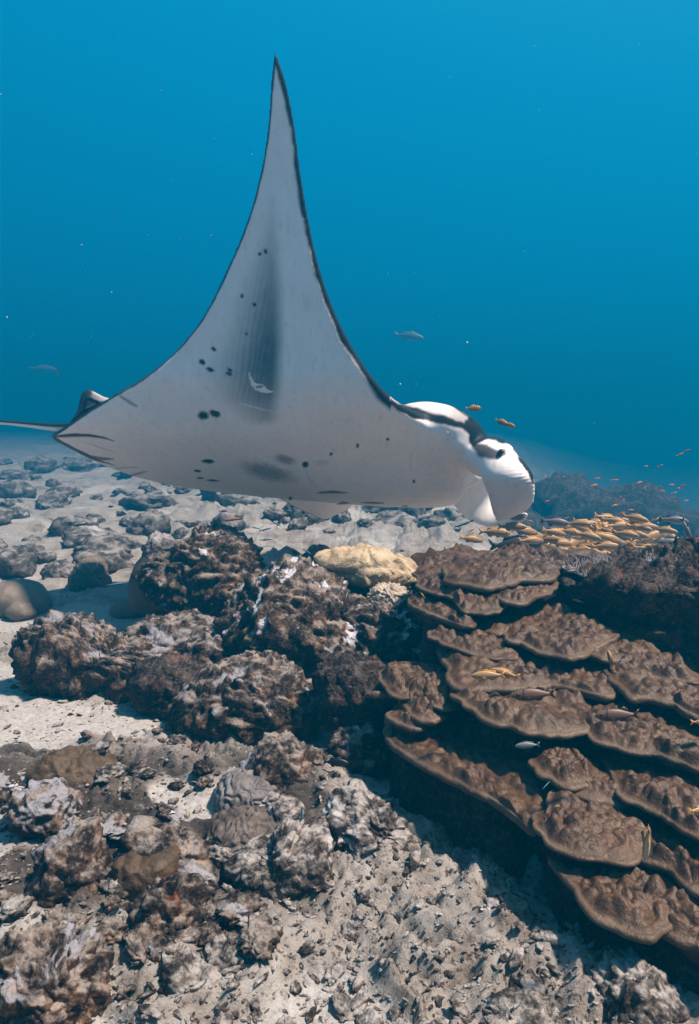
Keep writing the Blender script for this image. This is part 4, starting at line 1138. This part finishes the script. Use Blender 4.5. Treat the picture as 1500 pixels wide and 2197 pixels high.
# the core also fills the reef behind and to the right of the plates
def fill_poly(pts, z):
    global Z2
    ins = inpoly((X2.ravel(), Y2.ravel()), pts).reshape(X2.shape)
    Z2 = np.where(ins, np.maximum(Z2, z), Z2)
ctr = np.array([c for _, c, _, _ in plates]); zz = np.array([z for _, _, z, _ in plates])
for a_ in range(len(ctr)):
    for b_ in range(a_ + 1, len(ctr)):
        if np.hypot(*(ctr[a_] - ctr[b_])) < 0.42:
            d_ = ctr[b_] - ctr[a_]; n_ = np.array([-d_[1], d_[0]]) / (np.hypot(*d_) + 1e-9) * 0.07
            fill_poly([tuple(ctr[a_] + n_), tuple(ctr[b_] + n_), tuple(ctr[b_] - n_), tuple(ctr[a_] - n_)], min(zz[a_], zz[b_]) - 0.075)
for _ in range(2):
    Zp = np.pad(Z2, 1, mode='edge')
    Z2 = np.minimum(Z2, (Zp[:-2, 1:-1] + Zp[2:, 1:-1] + Zp[1:-1, :-2] + Zp[1:-1, 2:] + Z2) / 5 + 0.03)
P2 = np.stack([X2.ravel(), Y2.ravel(), Z2.ravel()], 1)
P2[:, 2] += 0.018 * billow(P2 * 11, 3) * (P2[:, 2] > -0.2)
keep = (Z2 > -0.24)
kp = np.pad(keep, 1)
near_k = np.zeros_like(keep)
for dx in (0, 1, 2):
    for dy in (0, 1, 2):
        near_k |= kp[dx:dx + keep.shape[0], dy:dy + keep.shape[1]]
fq = grid_faces(len(gx2), len(gy2))
fq = fq[near_k.ravel()[fq].all(1)]
used, inv = np.unique(fq, return_inverse=True)
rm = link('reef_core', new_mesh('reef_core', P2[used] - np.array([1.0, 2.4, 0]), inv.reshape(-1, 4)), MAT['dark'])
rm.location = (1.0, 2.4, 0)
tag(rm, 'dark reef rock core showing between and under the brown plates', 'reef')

# lumpy brown ridge at the crest and the dark ledge on the right
MAT['plate'] = M_PLATE
ob = make_rock('ridge_coral', 'lumpy brown coral ridge at the crest under the yellow school', 'coral', 'plate',
          [(870, 1240), (885, 1200), (930, 1192), (975, 1194), (1012, 1186), (1056, 1194), (1092, 1180), (1150, 1188), (1240, 1196), (1320, 1198), (1345, 1215), (1300, 1250), (1200, 1275), (1000, 1285), (900, 1270)],
          1300, .45, 6, 50, dep=3.75, lump=.10, knob=.022, fine=.003)
for nm, lab, mt, ol_, dp, dr, sd_ in [  # near-black colour on ledge and wall stands in for the cave's shade
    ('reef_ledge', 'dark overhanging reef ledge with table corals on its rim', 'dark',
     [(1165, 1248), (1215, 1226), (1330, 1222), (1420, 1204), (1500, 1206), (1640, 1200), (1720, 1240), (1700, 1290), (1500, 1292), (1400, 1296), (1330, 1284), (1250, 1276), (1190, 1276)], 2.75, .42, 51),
    ('reef_wall', 'reef wall coloured near black for the shaded cave under the ledge', 'dark',
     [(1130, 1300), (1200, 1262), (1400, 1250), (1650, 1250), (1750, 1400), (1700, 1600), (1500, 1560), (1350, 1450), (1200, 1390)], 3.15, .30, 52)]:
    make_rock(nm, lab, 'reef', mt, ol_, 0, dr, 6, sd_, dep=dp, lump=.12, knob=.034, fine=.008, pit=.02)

def table_coral(label, outline, z0, seed, mat_tip):
    root = None
    V, F_, rim, base_ = plate_mesh(outline, z0, seed=seed, thick=.012, knob=.004)
    plates.pop()
    root = empty('table_coral', base_, label, 'coral')
    me = new_mesh('plate', V - base_, F_); add_color(me, 'rim', rim)
    link('plate', me, MAT['mid'], root)
    # short upright branch tips all over the top
    o = V[:46 * 240].reshape(46, 240, 3)
    vs_, fs_, off_ = [], [], 0
    rl = np.random.default_rng(seed)
    for _ in range(420):
        c = o[rl.integers(2, 45), rl.integers(0, 240)]
        h = rl.uniform(.008, .02); r = rl.uniform(.0025, .0045); a = rl.uniform(0, 6.28, 2)
        th = np.linspace(0, 2 * np.pi, 5, endpoint=False)
        tip = c + np.array([.4 * h * math.cos(a[0]), .4 * h * math.sin(a[0]), h])
        b = c + np.stack([np.cos(th) * r, np.sin(th) * r, 0 * th - .004], 1)
        t_ = tip + np.stack([np.cos(th) * r * .55, np.sin(th) * r * .55, 0 * th], 1)
        vs_.append(np.concatenate([b, t_, tip[None] + [[0, 0, r * .5]]]))
        k = np.arange(5); k2 = (k + 1) % 5
        fs_.append(np.concatenate([np.stack([k, k2, k2 + 5], 1), np.stack([k, k2 + 5, k + 5], 1), np.stack([k + 5, k2 + 5, np.full(5, 10)], 1)]) + off_)
        off_ += 11
    t = link('branch_tips', new_mesh('branch_tips', np.concatenate(vs_) - base_, np.concatenate(fs_)), mat_tip, root)
    t['kind'] = 'stuff'
table_coral('silvery table coral on the rim of the dark ledge above the shade', [(1212, 1213), (1250, 1230), (1300, 1236), (1326, 1226), (1320, 1212), (1260, 1206)], .645, 61, MAT['ridge'])
table_coral('silvery table coral beside the grey fish on the ledge rim', [(1378, 1192), (1410, 1204), (1455, 1204), (1474, 1190), (1440, 1180), (1395, 1182)], .70, 62, MAT['ridge'])
V, F_, rim, base_ = plate_mesh([(1452, 1240), (1475, 1256), (1520, 1264), (1580, 1256), (1560, 1236), (1490, 1230)], .60, seed=63)
plates.pop()
root = empty('plate_coral', base_, 'small pale tan plate coral jutting from the dark ledge', 'coral')
me = new_mesh('plate', V - base_, F_); add_color(me, 'rim', np.maximum(rim, .8)); link('plate', me, M_PLATE, root)

# ================================================================== FISH  (local: nose at +x, z up, length 1)
def fish_body(prof, width, nx=26, ns=14):
    """prof: list of (x, top, bottom)"""
    pr = np.array(prof, float)
    k = np.linspace(0, len(pr) - 1, nx)
    x = np.interp(k, np.arange(len(pr)), pr[:, 0])
    pc = catmull(pr, nx)
    x, top, bot = pc[:, 0], pc[:, 1], pc[:, 2]
    th = np.linspace(0, 2 * np.pi, ns, endpoint=False)
    V = []
    mxh = (top - bot).max()
    for i in range(nx):
        h = (top[i] - bot[i]) / 2; c = (top[i] + bot[i]) / 2
        w = width * (h * 2 / mxh) ** 0.75 / 2 if h > 0 else 0
        V.append(np.stack([np.full(ns, x[i]), w * np.cos(th), c + h * np.sin(th)], 1))
    V = np.concatenate(V + [[[x[0] + .004, 0, (top[0] + bot[0]) / 2]], [[x[-1], 0, (top[-1] + bot[-1]) / 2]]])
    F = grid_faces(nx, ns, wrap_v=True)
    j = np.arange(ns); j2 = (j + 1) % ns
    caps = np.concatenate([np.stack([np.full(ns, nx * ns), j2, j], 1), np.stack([np.full(ns, nx * ns + 1), (nx - 1) * ns + j, (nx - 1) * ns + j2], 1)])
    return V, [F, caps]

def fin(poly, th=0.006):
    """thin lens-shaped fin in the x-z plane from an outline (star shaped round its mean)"""
    o = np.asarray(poly, float); c = o.mean(0); n = len(o)
    V = [[a, 0, b] for a, b in o] + [[c[0] + (a - c[0]) * .6, th, c[1] + (b - c[1]) * .6] for a, b in o] + [[c[0] + (a - c[0]) * .6, -th, c[1] + (b - c[1]) * .6] for a, b in o] + [[c[0], th, c[1]], [c[0], -th, c[1]]]
    j = np.arange(n); j2 = (j + 1) % n
    q = np.concatenate([np.stack([j, j2, j2 + n, j + n], 1), np.stack([j2, j, j + 2 * n, j2 + 2 * n], 1)])
    t = np.concatenate([np.stack([j + n, j2 + n, np.full(n, 3 * n)], 1), np.stack([j2 + 2 * n, j + 2 * n, np.full(n, 3 * n + 1)], 1)])
    return np.array(V, float), [q, t]

def fish_mat(name, build, rough=0.45, spec=0.4):
    m = Mat(name, rough, spec); build(m); return m.m
def zx(m):
    s = m.xyz(m.obj()); return s[0], s[2]
def b_snapper(m):
    x, z = zx(m)
    z = m.math('ADD', z, m.math('MULTIPLY', x, 0.03))
    z = m.math('ADD', z, 0.5)
    Y, B_, Wt = (0.50, 0.245, 0.06), (0.27, 0.24, 0.22), (0.56, 0.43, 0.29)
    c = m.ramp(z, [(0.0, Wt), (0.435, Wt), (0.455, Y), (0.478, Y), (0.486, B_), (0.496, B_), (0.504, Y), (0.530, Y), (0.538, B_), (0.548, B_), (0.556, Y), (0.582, Y), (0.590, B_), (0.600, B_), (0.608, Y), (0.66, (0.44, 0.24, 0.07))])
    c = m.mix(m.rng(x, 0.36, 0.50), c, (0.28, 0.26, 0.26))
    m.color(c)
def flat(col, col2=None):
    def f(m):
        x, z = zx(m)
        m.color(m.ramp(m.math('ADD', z, 0.5), [(0.36, col2 or col), (0.52, col)]) if col2 else col)
    return f
def b_bars(m):
    x, z = zx(m)
    s = m.math('SINE', m.math('MULTIPLY', x, 46.0))
    m.color(m.mix(m.rng(s, 0.35, 0.6), (0.55, 0.28, 0.05), (0.02, 0.012, 0.008)))
def b_scales(m):
    x, z = zx(m)
    s = m.math('SINE', m.math('MULTIPLY', m.math('ADD', z, m.math('MULTIPLY', x, 0.15)), 330.0))
    c = m.mix(m.rng(s, -0.2, 0.6, 0, 0.35), (0.16, 0.085, 0.060), (0.05, 0.028, 0.022))
    g = m.math('ABSOLUTE', m.math('SUBTRACT', m.math('ADD', x, m.math('MULTIPLY', m.math('MULTIPLY', z, z), 1.2)), 0.235))
    m.color(m.mix(m.rng(g, 0.008, 0.02, 1, 0), c, (0.012, 0.006, 0.006)))
def b_wrasse(m):
    x, z = zx(m)
    m.color(m.ramp(m.math('ADD', z, 0.5), [(0.455, (0.12, 0.34, 0.52)), (0.478, (0.01, 0.012, 0.02)), (0.515, (0.01, 0.012, 0.02)), (0.54, (0.10, 0.28, 0.46))]))
def b_owrasse(m):
    x, z = zx(m)
    m.color(m.ramp(m.math('ADD', z, 0.5), [(0.46, (0.10, 0.36, 0.50)), (0.485, (0.02, 0.03, 0.03)), (0.50, (0.38, 0.15, 0.05))]))

SP = {}
def species(key, prof, width, mats, tail, dorsal, anal, eye=(0.37, 0.03, 0.018), extra=()):
    d = {'body': (new_mesh('body', *fish_body(prof, width)), mats[0])}
    d['tail_fin'] = (new_mesh('tail_fin', *fin(tail)), mats[1])
    d['dorsal_fin'] = (new_mesh('dorsal_fin', *fin(dorsal)), mats[1])
    if anal:
        d['anal_fin'] = (new_mesh('anal_fin', *fin(anal)), mats[1])
    pr = np.array(prof); wv = width * 0.40
    v, f = ico(2)
    hh = np.interp(-eye[0], -pr[:, 0], pr[:, 1] - pr[:, 2]) / (pr[:, 1] - pr[:, 2]).max()
    ew = width / 2 * hh ** 0.75 * 0.93
    d['eye'] = (new_mesh('eye', np.concatenate([v * eye[2] * np.array([1, .5, 1]) + [eye[0], s * ew, eye[1]] for s in (-1, 1)]), np.concatenate([f, f + len(v)])), M_EYE)
    for nm, poly in extra:
        V, F_ = fin(poly)
        V = V.copy(); V[:, 1] += width * 0.5
        d[nm] = (new_mesh(nm, V, F_), mats[1])
    SP[key] = d
    for me, mt in d.values():
        me.materials.append(mt)
M_EYE = fish_mat('fish_eye', flat((0.01, 0.01, 0.012)), 0.2, 0.6)
oval = [(0.5, 0.0, -0.012), (0.44, 0.055, -0.055), (0.33, 0.105, -0.10), (0.15, 0.145, -0.128), (-0.05, 0.135, -0.115), (-0.22, 0.085, -0.075), (-0.34, 0.042, -0.042), (-0.40, 0.036, -0.036)]
fork = [(-0.37, 0.034), (-0.44, 0.075), (-0.53, 0.135), (-0.50, 0.05), (-0.465, 0.0), (-0.50, -0.05), (-0.53, -0.135), (-0.44, -0.075), (-0.37, -0.034)]
dors = [(0.22, 0.12), (0.15, 0.175), (0.02, 0.185), (-0.12, 0.155), (-0.24, 0.14), (-0.27, 0.075), (-0.1, 0.10), (0.1, 0.125)]
anl = [(-0.05, -0.10), (-0.10, -0.165), (-0.20, -0.15), (-0.25, -0.065), (-0.15, -0.08)]
pec = [('pectoral_fin', [(0.20, -0.02), (0.10, -0.03), (0.04, -0.07), (0.12, -0.075)])]
m_sn = fish_mat('striped_snapper', b_snapper); m_yf = fish_mat('yellow_fin', flat((0.66, 0.32, 0.05)))
species('snapper', oval, 0.16, (m_sn, m_yf), fork, dors, anl, extra=pec)
species('grey', oval, 0.17, (fish_mat('grey_snapper', flat((0.16, 0.13, 0.15), (0.42, 0.36, 0.36))), fish_mat('dark_fin', flat((0.03, 0.022, 0.03)))), fork, dors, anl, extra=pec)
species('dusk', oval, 0.17, (fish_mat('dusky_snapper', flat((0.035, 0.024, 0.028))), fish_mat('black_fin', flat((0.014, 0.010, 0.013)))), fork, dors, anl, extra=pec)
species('pale', oval, 0.17, (fish_mat('pale_fish', flat((0.16, 0.18, 0.20), (0.26, 0.28, 0.30))), fish_mat('pale_fin', flat((0.14, 0.16, 0.18)))), fork, dors, anl)
deep = [(a, b * 1.22, c * 1.22) for a, b, c in oval]
species('soldier', [(a, b * 1.1, c * 1.15) for a, b, c in oval], 0.19, (fish_mat('soldierfish', b_scales, 0.5), fish_mat('brown_fin', flat((0.045, 0.022, 0.020)))), fork, [(0.18, 0.14), (0.1, 0.185), (-0.02, 0.17), (-0.10, 0.145), (-0.17, 0.20), (-0.27, 0.15), (-0.27, 0.08), (0, 0.13)], anl, eye=(0.35, 0.035, 0.040), extra=pec)
species('pilot', [(0.5, 0.02, -0.02), (0.46, 0.09, -0.09), (0.33, 0.165, -0.16), (0.12, 0.20, -0.19), (-0.10, 0.165, -0.16), (-0.27, 0.085, -0.085), (-0.37, 0.03, -0.03), (-0.40, 0.022, -0.022)], 0.15,
        (fish_mat('barred_trevally', b_bars), fish_mat('trevally_fin', flat((0.50, 0.28, 0.06)))), [(-0.37, 0.022), (-0.46, 0.08), (-0.54, 0.13), (-0.47, 0.03), (-0.44, 0.0), (-0.47, -0.03), (-0.54, -0.13), (-0.46, -0.08), (-0.37, -0.022)],
        [(0.10, 0.18), (0.0, 0.25), (-0.15, 0.20), (-0.28, 0.10), (-0.1, 0.15)], [(0.05, -0.17), (-0.05, -0.24), (-0.18, -0.19), (-0.28, -0.09), (-0.1, -0.14)])
slim = [(0.5, 0.0, -0.008), (0.44, 0.022, -0.026), (0.30, 0.050, -0.050), (0.08, 0.062, -0.062), (-0.15, 0.055, -0.055), (-0.32, 0.038, -0.038), (-0.40, 0.032, -0.032)]
sl_t = [(-0.38, 0.032), (-0.46, 0.055), (-0.52, 0.05), (-0.53, 0.0), (-0.52, -0.05), (-0.46, -0.055), (-0.38, -0.032)]
sl_d = [(0.25, 0.05), (0.1, 0.085), (-0.2, 0.08), (-0.33, 0.055), (-0.1, 0.05)]
sl_a = [(0.0, -0.055), (-0.1, -0.085), (-0.25, -0.075), (-0.33, -0.04), (-0.15, -0.05)]
species('wrasse', slim, 0.075, (fish_mat('cleaner_wrasse', b_wrasse), fish_mat('wrasse_fin', flat((0.02, 0.03, 0.05)))), sl_t, sl_d, sl_a, eye=(0.38, 0.01, 0.012))
species('owrasse', [(a, b * 1.4, c * 1.4) for a, b, c in slim], 0.10, (fish_mat('orange_backed_wrasse', b_owrasse), fish_mat('owrasse_fin', flat((0.16, 0.08, 0.04)))), sl_t, sl_d, sl_a, eye=(0.38, 0.01, 0.014))
mid_p = [(a, b * .72, c * .72) for a, b, c in oval]
species('anthias', mid_p, 0.12, (fish_mat('orange_anthias', flat((0.50, 0.16, 0.05), (0.42, 0.18, 0.09))), fish_mat('anthias_fin', flat((0.55, 0.20, 0.05)))), fork, [(a, b * .72) for a, b in dors], [(a, b * .72) for a, b in anl])
species('yellow', mid_p, 0.12, (fish_mat('yellow_damsel', flat((0.60, 0.30, 0.06))), fish_mat('damsel_fin', flat((0.50, 0.25, 0.05)))), fork, [(a, b * .72) for a, b in dors], [(a, b * .72) for a, b in anl])
species('black', deep, 0.18, (fish_mat('black_damsel', flat((0.006, 0.005, 0.006))), fish_mat('black_damsel_fin', flat((0.005, 0.004, 0.005)))), fork, [(a, b * 1.2) for a, b in dors], [(a, b * 1.2) for a, b in anl])

def add_fish(kind, px, py, L, yaw, pitch, dep, label, cat='fish', group=None, simple=False, name='fish', roll=0.0):
    """L = length in photo px if the fish were seen side on; yaw 0 = swims right, 180 = swims left"""
    loc = W(px, py, dep); s = L * dep / FPX
    M = Matrix.Translation(Vector(loc)) @ Matrix.Rotation(R(yaw), 4, 'Z') @ Matrix.Rotation(R(-pitch), 4, 'Y') @ Matrix.Rotation(R(roll), 4, 'X') @ Matrix.Diagonal((s, s, s, 1))
    root = empty(name, (0, 0, 0), label, cat, group)
    root.matrix_world = M
    for nm, (me, _) in SP[kind].items():
        if simple and nm in ('eye', 'pectoral_fin', 'anal_fin'):
            continue
        o = bpy.data.objects.new(nm, me); COL.objects.link(o); o.parent = root
    return root

# school of yellow striped snappers over the crest
SCHOOL = [(1012, 1157, 46), (975, 1186, 40), (1062, 1142, 56), (1078, 1146, 50), (1100, 1130, 52), (1128, 1140, 54), (1140, 1160, 50), (1120, 1174, 50), (1076, 1192, 34),
          (1190, 1142, 46), (1180, 1158, 48), (1205, 1166, 46), (1188, 1186, 44), (1240, 1124, 46), (1302, 1112, 50), (1318, 1118, 46), (1364, 1112, 48), (1225, 1142, 46),
          (1262, 1150, 50), (1284, 1150, 46), (1300, 1172, 52), (1330, 1128, 46), (1372, 1132, 46), (1388, 1130, 44), (1428, 1138, 44), (1344, 1146, 46), (1362, 1146, 50), (1212, 1184, 44), (1250, 1180, 44), (994, 1192, 34)]
lab_s = 'yellow striped snapper in the dense school over the crest'
for (x, y, l) in SCHOOL:
    add_fish('snapper', x, y, l * 1.18, random.uniform(-28, 24), random.uniform(-16, 4), random.uniform(4.1, 4.7), lab_s, group='yellow striped snappers schooling', name='snapper')
n_ = 0
while n_ < 95:
    x = random.uniform(1070, 1425); y = random.uniform(1112, 1196)
    if y < 1112 + abs(x - 1300) * 0.10 + (24 if x < 1160 else 0):
        continue
    dep = random.uniform(4.5, 6.0)
    k = -1 if random.random() < .10 else 1
    add_fish('snapper', x, y, random.uniform(.14, .25) * FPX / dep * .98, random.uniform(-50, 45) + (180 if k < 0 else 0), random.uniform(-22, 8), dep, lab_s, group='yellow striped snappers schooling', name='snapper')
    n_ += 1
for a_ in [
    ('snapper', 1105, 1324, 52, 175, 6, 2.70, 'lone yellow striped snapper over the thin stepped plates', 'snapper'),
    ('snapper', 1046, 1449, 72, 178, -2, 2.02, 'front one of two striped snappers gliding side by side over a broad plate', 'snapper'),
    ('snapper', 1082, 1444, 62, 168, 12, 2.12, 'rear one of two striped snappers gliding side by side over a broad plate', 'snapper'),
    ('snapper', 1310, 1416, 46, 110, 62, 2.20, 'yellow striped snapper rising nose up off the middle plates', 'snapper'),
    ('snapper', 1032, 1225, 34, 150, 30, 2.95, 'yellow and black snapper with tail down over the crest plates', 'snapper'),
    ('snapper', 962, 1232, 32, 40, -45, 2.95, 'yellow tailed snapper diving nose first between crest plates', 'snapper'),
    ('snapper', 1388, 1812, 92, 80, -74, 1.38, 'dark yellow snapper hanging nose down above the lowest plates', 'snapper'),
    ('snapper', 1512, 1548, 60, 0, 4, 1.80, 'yellow tailed snapper swimming off over the knobbly middle plates', 'snapper'),
    ('snapper', 1505, 1738, 70, 20, -6, 1.50, 'yellow fish half hidden at the edge of the low plates', 'snapper'),
    ('owrasse', 648, 1748, 56, 95, -70, 1.95, 'slim yellow and black fish standing upright by the pale grey knob', 'wrasse'),
    ('soldier', 1143, 1490, 92, 178, -4, 1.80, 'scaly brown soldierfish resting on a broad brown plate', 'soldierfish'),
    ('soldier', 1322, 1534, 92, 176, -4, 1.72, 'dark red brown soldierfish over the knobbly plates nearest the ledge shade', 'soldierfish'),
    ('soldier', 812, 1492, 62, 172, 0, 2.40, 'reddish soldierfish hiding in the dark gap left of the plates', 'soldierfish'),
    ('soldier', 962, 1492, 40, 178, 0, 2.28, 'small soldierfish peeping from under the broad plate', 'soldierfish'),
    ('pale', 1131, 1599, 52, 178, -4, 1.75, 'slim silvery fish under the overhang of the broad plate', 'fish'),
    ('grey', 1192, 1120, 62, -8, -6, 4.2, 'grey fish with dark forked tail above the yellow school', 'fish'),
    ('dusk', 1110, 1168, 116, -6, 4, 4.6, 'big dusky fish with black forked tail among the yellow school', 'fish'),
    ('grey', 1446, 1116, 62, -10, -4, 4.5, 'silver grey fish above the ledge end of the yellow school', 'fish'),
    ('grey', 1474, 1140, 60, -60, -62, 4.3, 'grey fish pointing steeply down with its dark tail raised', 'fish'),
    ('grey', 1448, 1166, 74, 170, 4, 4.1, 'large pale grey fish low beside the silvery table coral', 'fish'),
    ('grey', 1506, 1160, 64, -12, 0, 4.2, 'grey fish trailing behind the steeply diving grey fish', 'fish'),
    ('dusk', 1352, 1208, 40, 100, -35, 3.3, 'dusky fish resting on the ledge between two table corals', 'fish'),
    ('grey', 1404, 1188, 52, 8, 0, 4.4, 'grey fish just above the ledge beyond the table coral', 'fish'),
    ('dusk', 742, 1290, 52, 70, 55, 2.9, 'grey brown fish tail up in the gap behind the cauliflower coral', 'fish'),
    ('black', 722, 1636, 56, -10, 0, 2.35, 'black damselfish with forked tail beside the dark pitted rock', 'damselfish'),
    ('pilot', 1016, 876, 33, -4, 0, 4.0, 'round barred golden fish just above the head of the manta', 'trevally'),
    ('pilot', 1077, 906, 30, -20, -22, 4.05, 'rear one of two barred golden fish ahead of the manta brow', 'trevally'),
    ('pilot', 1094, 912, 24, -20, -20, 4.0, 'front one of two barred golden fish ahead of the manta brow', 'trevally'),
    ('pale', 878, 722, 66, -12, -8, 22.0, 'ghostly pale fish far off in the open water', 'fish'),
    ('pale', 866, 1146, 100, 176, 0, 8.5, 'big pale fish over the far sand below the manta', 'fish'),
    ('pale', 848, 1166, 60, 170, -4, 8.2, 'smaller pale fish under the big pale one over far sand', 'fish'),
    ('pale', 92, 792, 58, 8, -2, 34.0, 'hazy fish in the open water behind the manta tail', 'fish'),
    ('wrasse', 994, 1124, 46, 196, -16, 4.0, 'black and blue cleaner wrasse below the manta mouth', 'wrasse'),
    ('owrasse', 500, 1114, 40, 184, -6, 3.8, 'orange backed wrasse over the white capped boulder', 'wrasse'),
    ('wrasse', 461, 1152, 34, 190, -18, 3.9, 'striped cleaner wrasse against the tall white capped boulder', 'wrasse'),
    ('wrasse', 550, 1133, 20, 12, -16, 3.9, 'shortest slim dark wrasse dipping nose down beside the white capped boulder', 'wrasse'),
    ('wrasse', 570, 1136, 26, 14, 14, 3.8, 'slim dark wrasse nose to tail with another beside the white capped boulder', 'wrasse'),
    ('wrasse', 572, 1158, 27, 4, 2, 3.7, 'lowest slim dark wrasse beside the white capped boulder', 'wrasse'),
    ('wrasse', 594, 1124, 22, 8, -28, 3.9, 'thin bluish wrasse slanting down under the far wing', 'wrasse'),
    ('wrasse', 619, 1096, 18, 0, 0, 3.6, 'small black fish right under the far wing of the manta', 'fish'),
    ('wrasse', 660, 1184, 22, 16, -36, 3.4, 'blue streaked wrasse beside the cream coral slab', 'wrasse'),
    ('wrasse', 248, 1254, 40, 6, 6, 4.0, 'dark wrasse with a yellow spot near the purple coral dome', 'wrasse'),
    ('wrasse', 84, 1326, 24, 4, 2, 4.0, 'thin blue wrasse on the sand by the little coral hump', 'wrasse'),
    ('wrasse', 241, 461, 14, 60, -62, 3.2, 'tiny dark fish alone in open water behind the raised wing', 'fish'),
    ('wrasse', 123, 799, 27, 70, -70, 3.0, 'small dark fish standing upright above the manta tail', 'fish'),
    ('wrasse', 879, 1934, 34, 50, 48, 1.80, 'dark wrasse over the white sand below the stepped rock', 'wrasse'),
    ('wrasse', 876, 1850, 26, 6, 0, 1.90, 'black fish lying along the foot of the stepped grey rock', 'fish'),
    ('wrasse', 1172, 1685, 26, 30, 30, 1.62, 'tiny dark fish at the lower lip of the long plate', 'fish'),
    ('yellow', 1240, 1289, 24, 166, 16, 2.60, 'yellow damselfish in the dark under the ledge near the crest plates', 'damselfish'),
    ('yellow', 1387, 1305, 24, 30, 42, 2.45, 'yellow damselfish tilted head up in the black shade', 'damselfish'),
    ('yellow', 1415, 1357, 24, 178, 0, 2.40, 'yellow damselfish level in the black shade above the end plate', 'damselfish'),
    ('yellow', 717, 1243, 20, 110, 50, 3.0, 'small orange fish in the shade under the cream coral slab', 'damselfish'),
    ('yellow', 907, 1277, 16, 140, 40, 2.7, 'small orange fish above the tip of a thin stepped plate', 'damselfish'),
    ('yellow', 1142, 1254, 14, 80, 60, 2.7, 'tiny orange fish over the crest plates', 'damselfish'),
    ('anthias', 479, 1097, 18, 4, 0, 4.2, 'orange anthias above the orange backed wrasse', 'anthias'),
    ('anthias', 520, 1068, 13, 10, 6, 4.2, 'tiny orange anthias close under the manta wing edge', 'anthias'),
    ('anthias', 464, 1117, 11, 20, 18, 4.2, 'tiny orange anthias beside the orange backed wrasse', 'anthias'),
    ('pale', 238, 1087, 14, 174, -6, 5.0, 'tiny silver fish over the far sand', 'fish'),
    ('black', 862, 1182, 12, 0, 0, 3.4, 'tiny black damselfish above the cream coral slab', 'damselfish')]:
    nm_ = a_[8]
    add_fish(*a_[:7], a_[7], nm_, name=nm_)
for x, y, l, pt in [(1283, 1026, 12, 0), (1276, 1041, 20, 2), (1319, 1030, 17, 4), (1373, 1035, 17, 12), (1387, 1000, 12, 0), (1417, 999, 13, 20), (1459, 975, 16, 24), (1474, 967, 16, 22),
                    (1442, 1040, 15, -4), (1463, 1044, 20, 30), (1421, 1053, 13, -6), (1447, 1057, 13, 12), (1329, 1070, 15, 50), (1320, 1084, 20, 6), (1354, 1094, 15, 0), (1334, 1101, 16, 20),
                    (1169, 1023, 12, 45), (1174, 1075, 11, 10), (1412, 1112, 18, 18), (1399, 1117, 16, 40), (1214, 1113, 18, 30), (1136, 1118, 18, -12), (1012, 1138, 14, 35), (977, 1170, 12, 70), (1473, 1074, 13, 4), (1452, 1078, 9, 60)]:
    add_fish('anthias', x, y, l, random.uniform(-30, 30), pt, random.uniform(4.2, 5.2), 'small orange anthias hovering in the water around the yellow school', 'anthias', 'orange anthias above the crest', simple=l < 14, name='anthias')

# drifting specks in the water
NPk = 260
pk = W(rng.uniform(-100, 1600, NPk), rng.uniform(-50, 1250, NPk), rng.uniform(1.0, 4.5, NPk))
v, f = ico(1)
rad = .0004 + .0014 * rng.random(NPk) ** 3
PV = (v[None] * rad[:, None, None] + pk[:, None]).reshape(-1, 3)
PF = (f[None] + (np.arange(NPk) * len(v))[:, None, None]).reshape(-1, 3)
tag(link('plankton', new_mesh('plankton', PV, PF), MAT['white']), kind='stuff')
